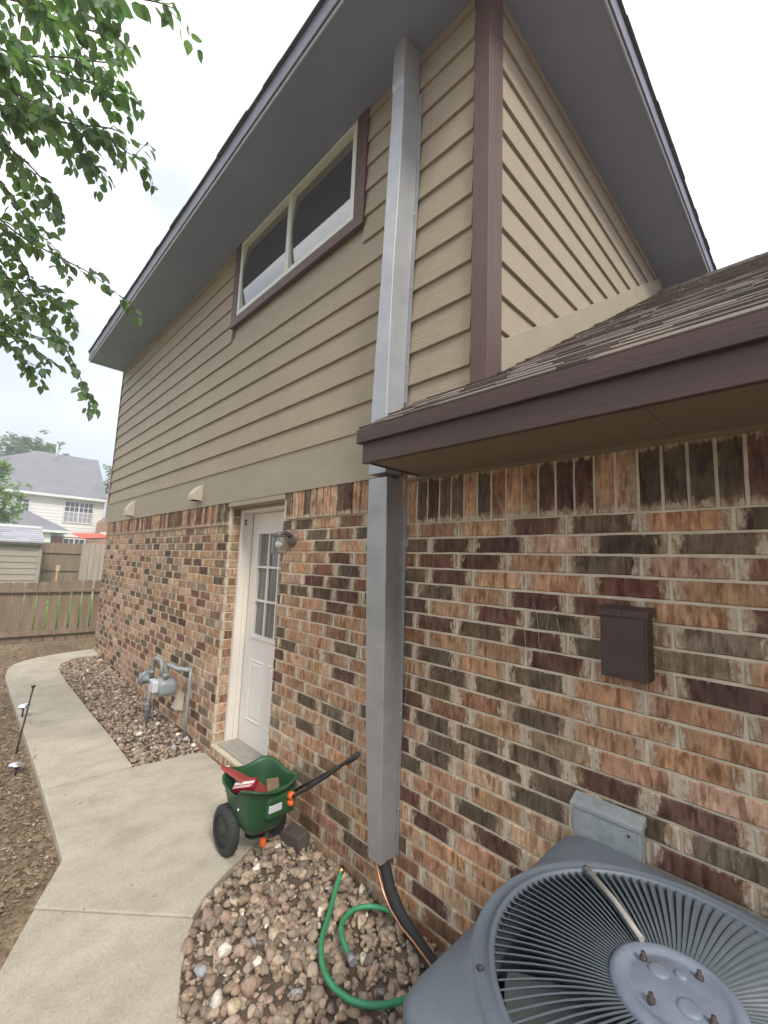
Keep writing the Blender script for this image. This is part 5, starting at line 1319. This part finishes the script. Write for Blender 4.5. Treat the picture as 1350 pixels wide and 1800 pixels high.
def near_tree():
    r = random.Random(33)
    t = empty('shade_tree', (-3.4,-4.4,-.03), 'leafy tree whose drooping branches hang over the yard at upper left', 'tree')
    tr = MB(); tr.tube([(-3.4,-4.4,-.1),(-3.36,-4.36,.15),(-3.3,-4.2,1.2),(-3.1,-4.0,2.3),(-2.9,-3.8,3.1)], [.20,.15,.13,.12,.11], 14); tr.build('trunk', M['bark'], t)
    br = MB(); lf = MB()
    def leaf(p, d, n, s):
        """ovate leaf, folded along the midrib, drooping tip"""
        d = d.normalized(); sd = d.cross(n).normalized(); n = sd.cross(d); tn = r.uniform(.7, 1.35); q = (tn*r.uniform(.9,1.1), tn, tn*r.uniform(.85,1.1), 1)
        k = r.uniform(.02,.22); w = r.uniform(.34,.44)
        L = lambda a, b_, c: p + d*s*a + sd*s*b_ + n*s*c
        vs = [L(0,0,0), L(.16,w*.72,k*.5), L(.42,w,k*.6), L(.72,w*.66,k*.25), L(1.05,0,-.16), L(.72,-w*.66,k*.25), L(.42,-w,k*.6), L(.16,-w*.72,k*.5), L(.42,0,-.02), L(.72,0,-.05)]
        lf.add(vs, [(0,8,2,1),(8,9,3,2),(9,4,3),(0,7,6,8),(8,6,5,9),(9,5,4)], q)
    def twig(pts, rad, ls, spacing, sub, dens):
        P = catmull(pts, 5); br.tube(P, [rad*(1-.75*i/len(P)) for i in range(len(P))], 6)
        acc = 0; side = 1
        tot = sum((P[i+1]-P[i]).length for i in range(len(P)-1)); run = 0
        for i in range(len(P)-1):
            seg = P[i+1]-P[i]; ln = seg.length; acc += ln; run += ln
            while acc > spacing:
                acc -= spacing; side = -side; q = P[i]+seg*r.random(); d = seg.normalized()
                sd = d.cross(Vector((0,0,1))).normalized()*side
                leaf(q+sd*.01+Vector((0,0,-.008)), d*r.uniform(.1,.9)+sd*r.uniform(.5,1)+Vector((0,0,r.uniform(-.9,.1))), Vector((r.gauss(0,.45),r.gauss(0,.45),1)), ls*r.uniform(.7,1.15))
                if sub and r.random() < dens*(1-.55*run/tot):
                    sdv = (sd*r.uniform(.3,1)+d*r.uniform(.2,.9)+Vector((0,0,r.uniform(-.8,.35)))).normalized(); l = r.uniform(.05,.145)
                    twig([q, q+sdv*l*.5+Vector((0,0,.01)), q+sdv*l+Vector((0,0,-.02))], .0018, ls*r.uniform(.8,1), .022, False, 0)
        leaf(P[-1], (P[-1]-P[-2])+Vector((0,0,-.01)), Vector((0,0,1)), ls)
    hubs = [Vector((-1.5,-3.0,4.3)), Vector((-2.1,-2.9,3.7)), Vector((-2.4,-3.0,3.2))]
    for h in hubs: br.tube(catmull([(-2.9,-3.8,3.0), Vector((-2.9,-3.8,3.1)).lerp(h,.5)+Vector((0,0,.15)), h], 5), [.055]*5+[.045]*6 if False else [.055-.0025*i for i in range(11)], 8)
    for i, p in enumerate(TW):
        p = [Vector(q) for q in p]
        if i in (0,1,13,14,15): p[-1] = p[-2].lerp(p[-1], .55)
        h = min(hubs, key=lambda q: (q-p[0]).length)
        br.tube(catmull([h, h.lerp(p[0], .5)+Vector((0,0,.06)), p[0]], 5), [.016-.001*k for k in range(11)], 6)
        thin = i in (6, 8)
        twig(p, .005, .056, .021, True, .42 if thin else ((.55 if i in (0,1,2,10,13,14,16) else .48)))
        # extra leaves back along the limb, out of the frame
        twig([h, h.lerp(p[0], .5)+Vector((0,0,.06)), p[0]], .004, .065, .035, True, .6)
    # rest of the crown behind and above the trunk
    for k in range(70):
        c = Vector((-2.9,-3.9,4.6))+Vector((r.gauss(0,.8), r.gauss(0,.7), r.gauss(0,.55)))
        if c.y > -2.6: continue
        twig([Vector((-2.9,-3.8,3.1)).lerp(c,.55), Vector((-2.9,-3.8,3.1)).lerp(c,.8)+Vector((0,0,.1)), c], .006, .07, .06, True, .7)
    br.build('branches', M['bark'], t); lf.build('crown', M['leaf'], t)
near_tree()


# ------------------------------------------------------------------ air
def haze():
    m = bpy.data.materials.new('haze'); m.use_nodes = True; nt = m.node_tree; nt.nodes.clear()
    o = nt.nodes.new('ShaderNodeOutputMaterial'); v = nt.nodes.new('ShaderNodeVolumePrincipled')
    v.inputs['Color'].default_value = (.95, .97, 1, 1); v.inputs['Density'].default_value = .007; v.inputs['Anisotropy'].default_value = .2
    nt.links.new(v.outputs[0], o.inputs['Volume'])
    b = MB(); b.box((-1300, -1300, -1.4), (1300, 1300, 18)); h = b.build('haze', m); tag(h, 'thin pale air between the camera and the far house', 'haze', kind='stuff')
haze()
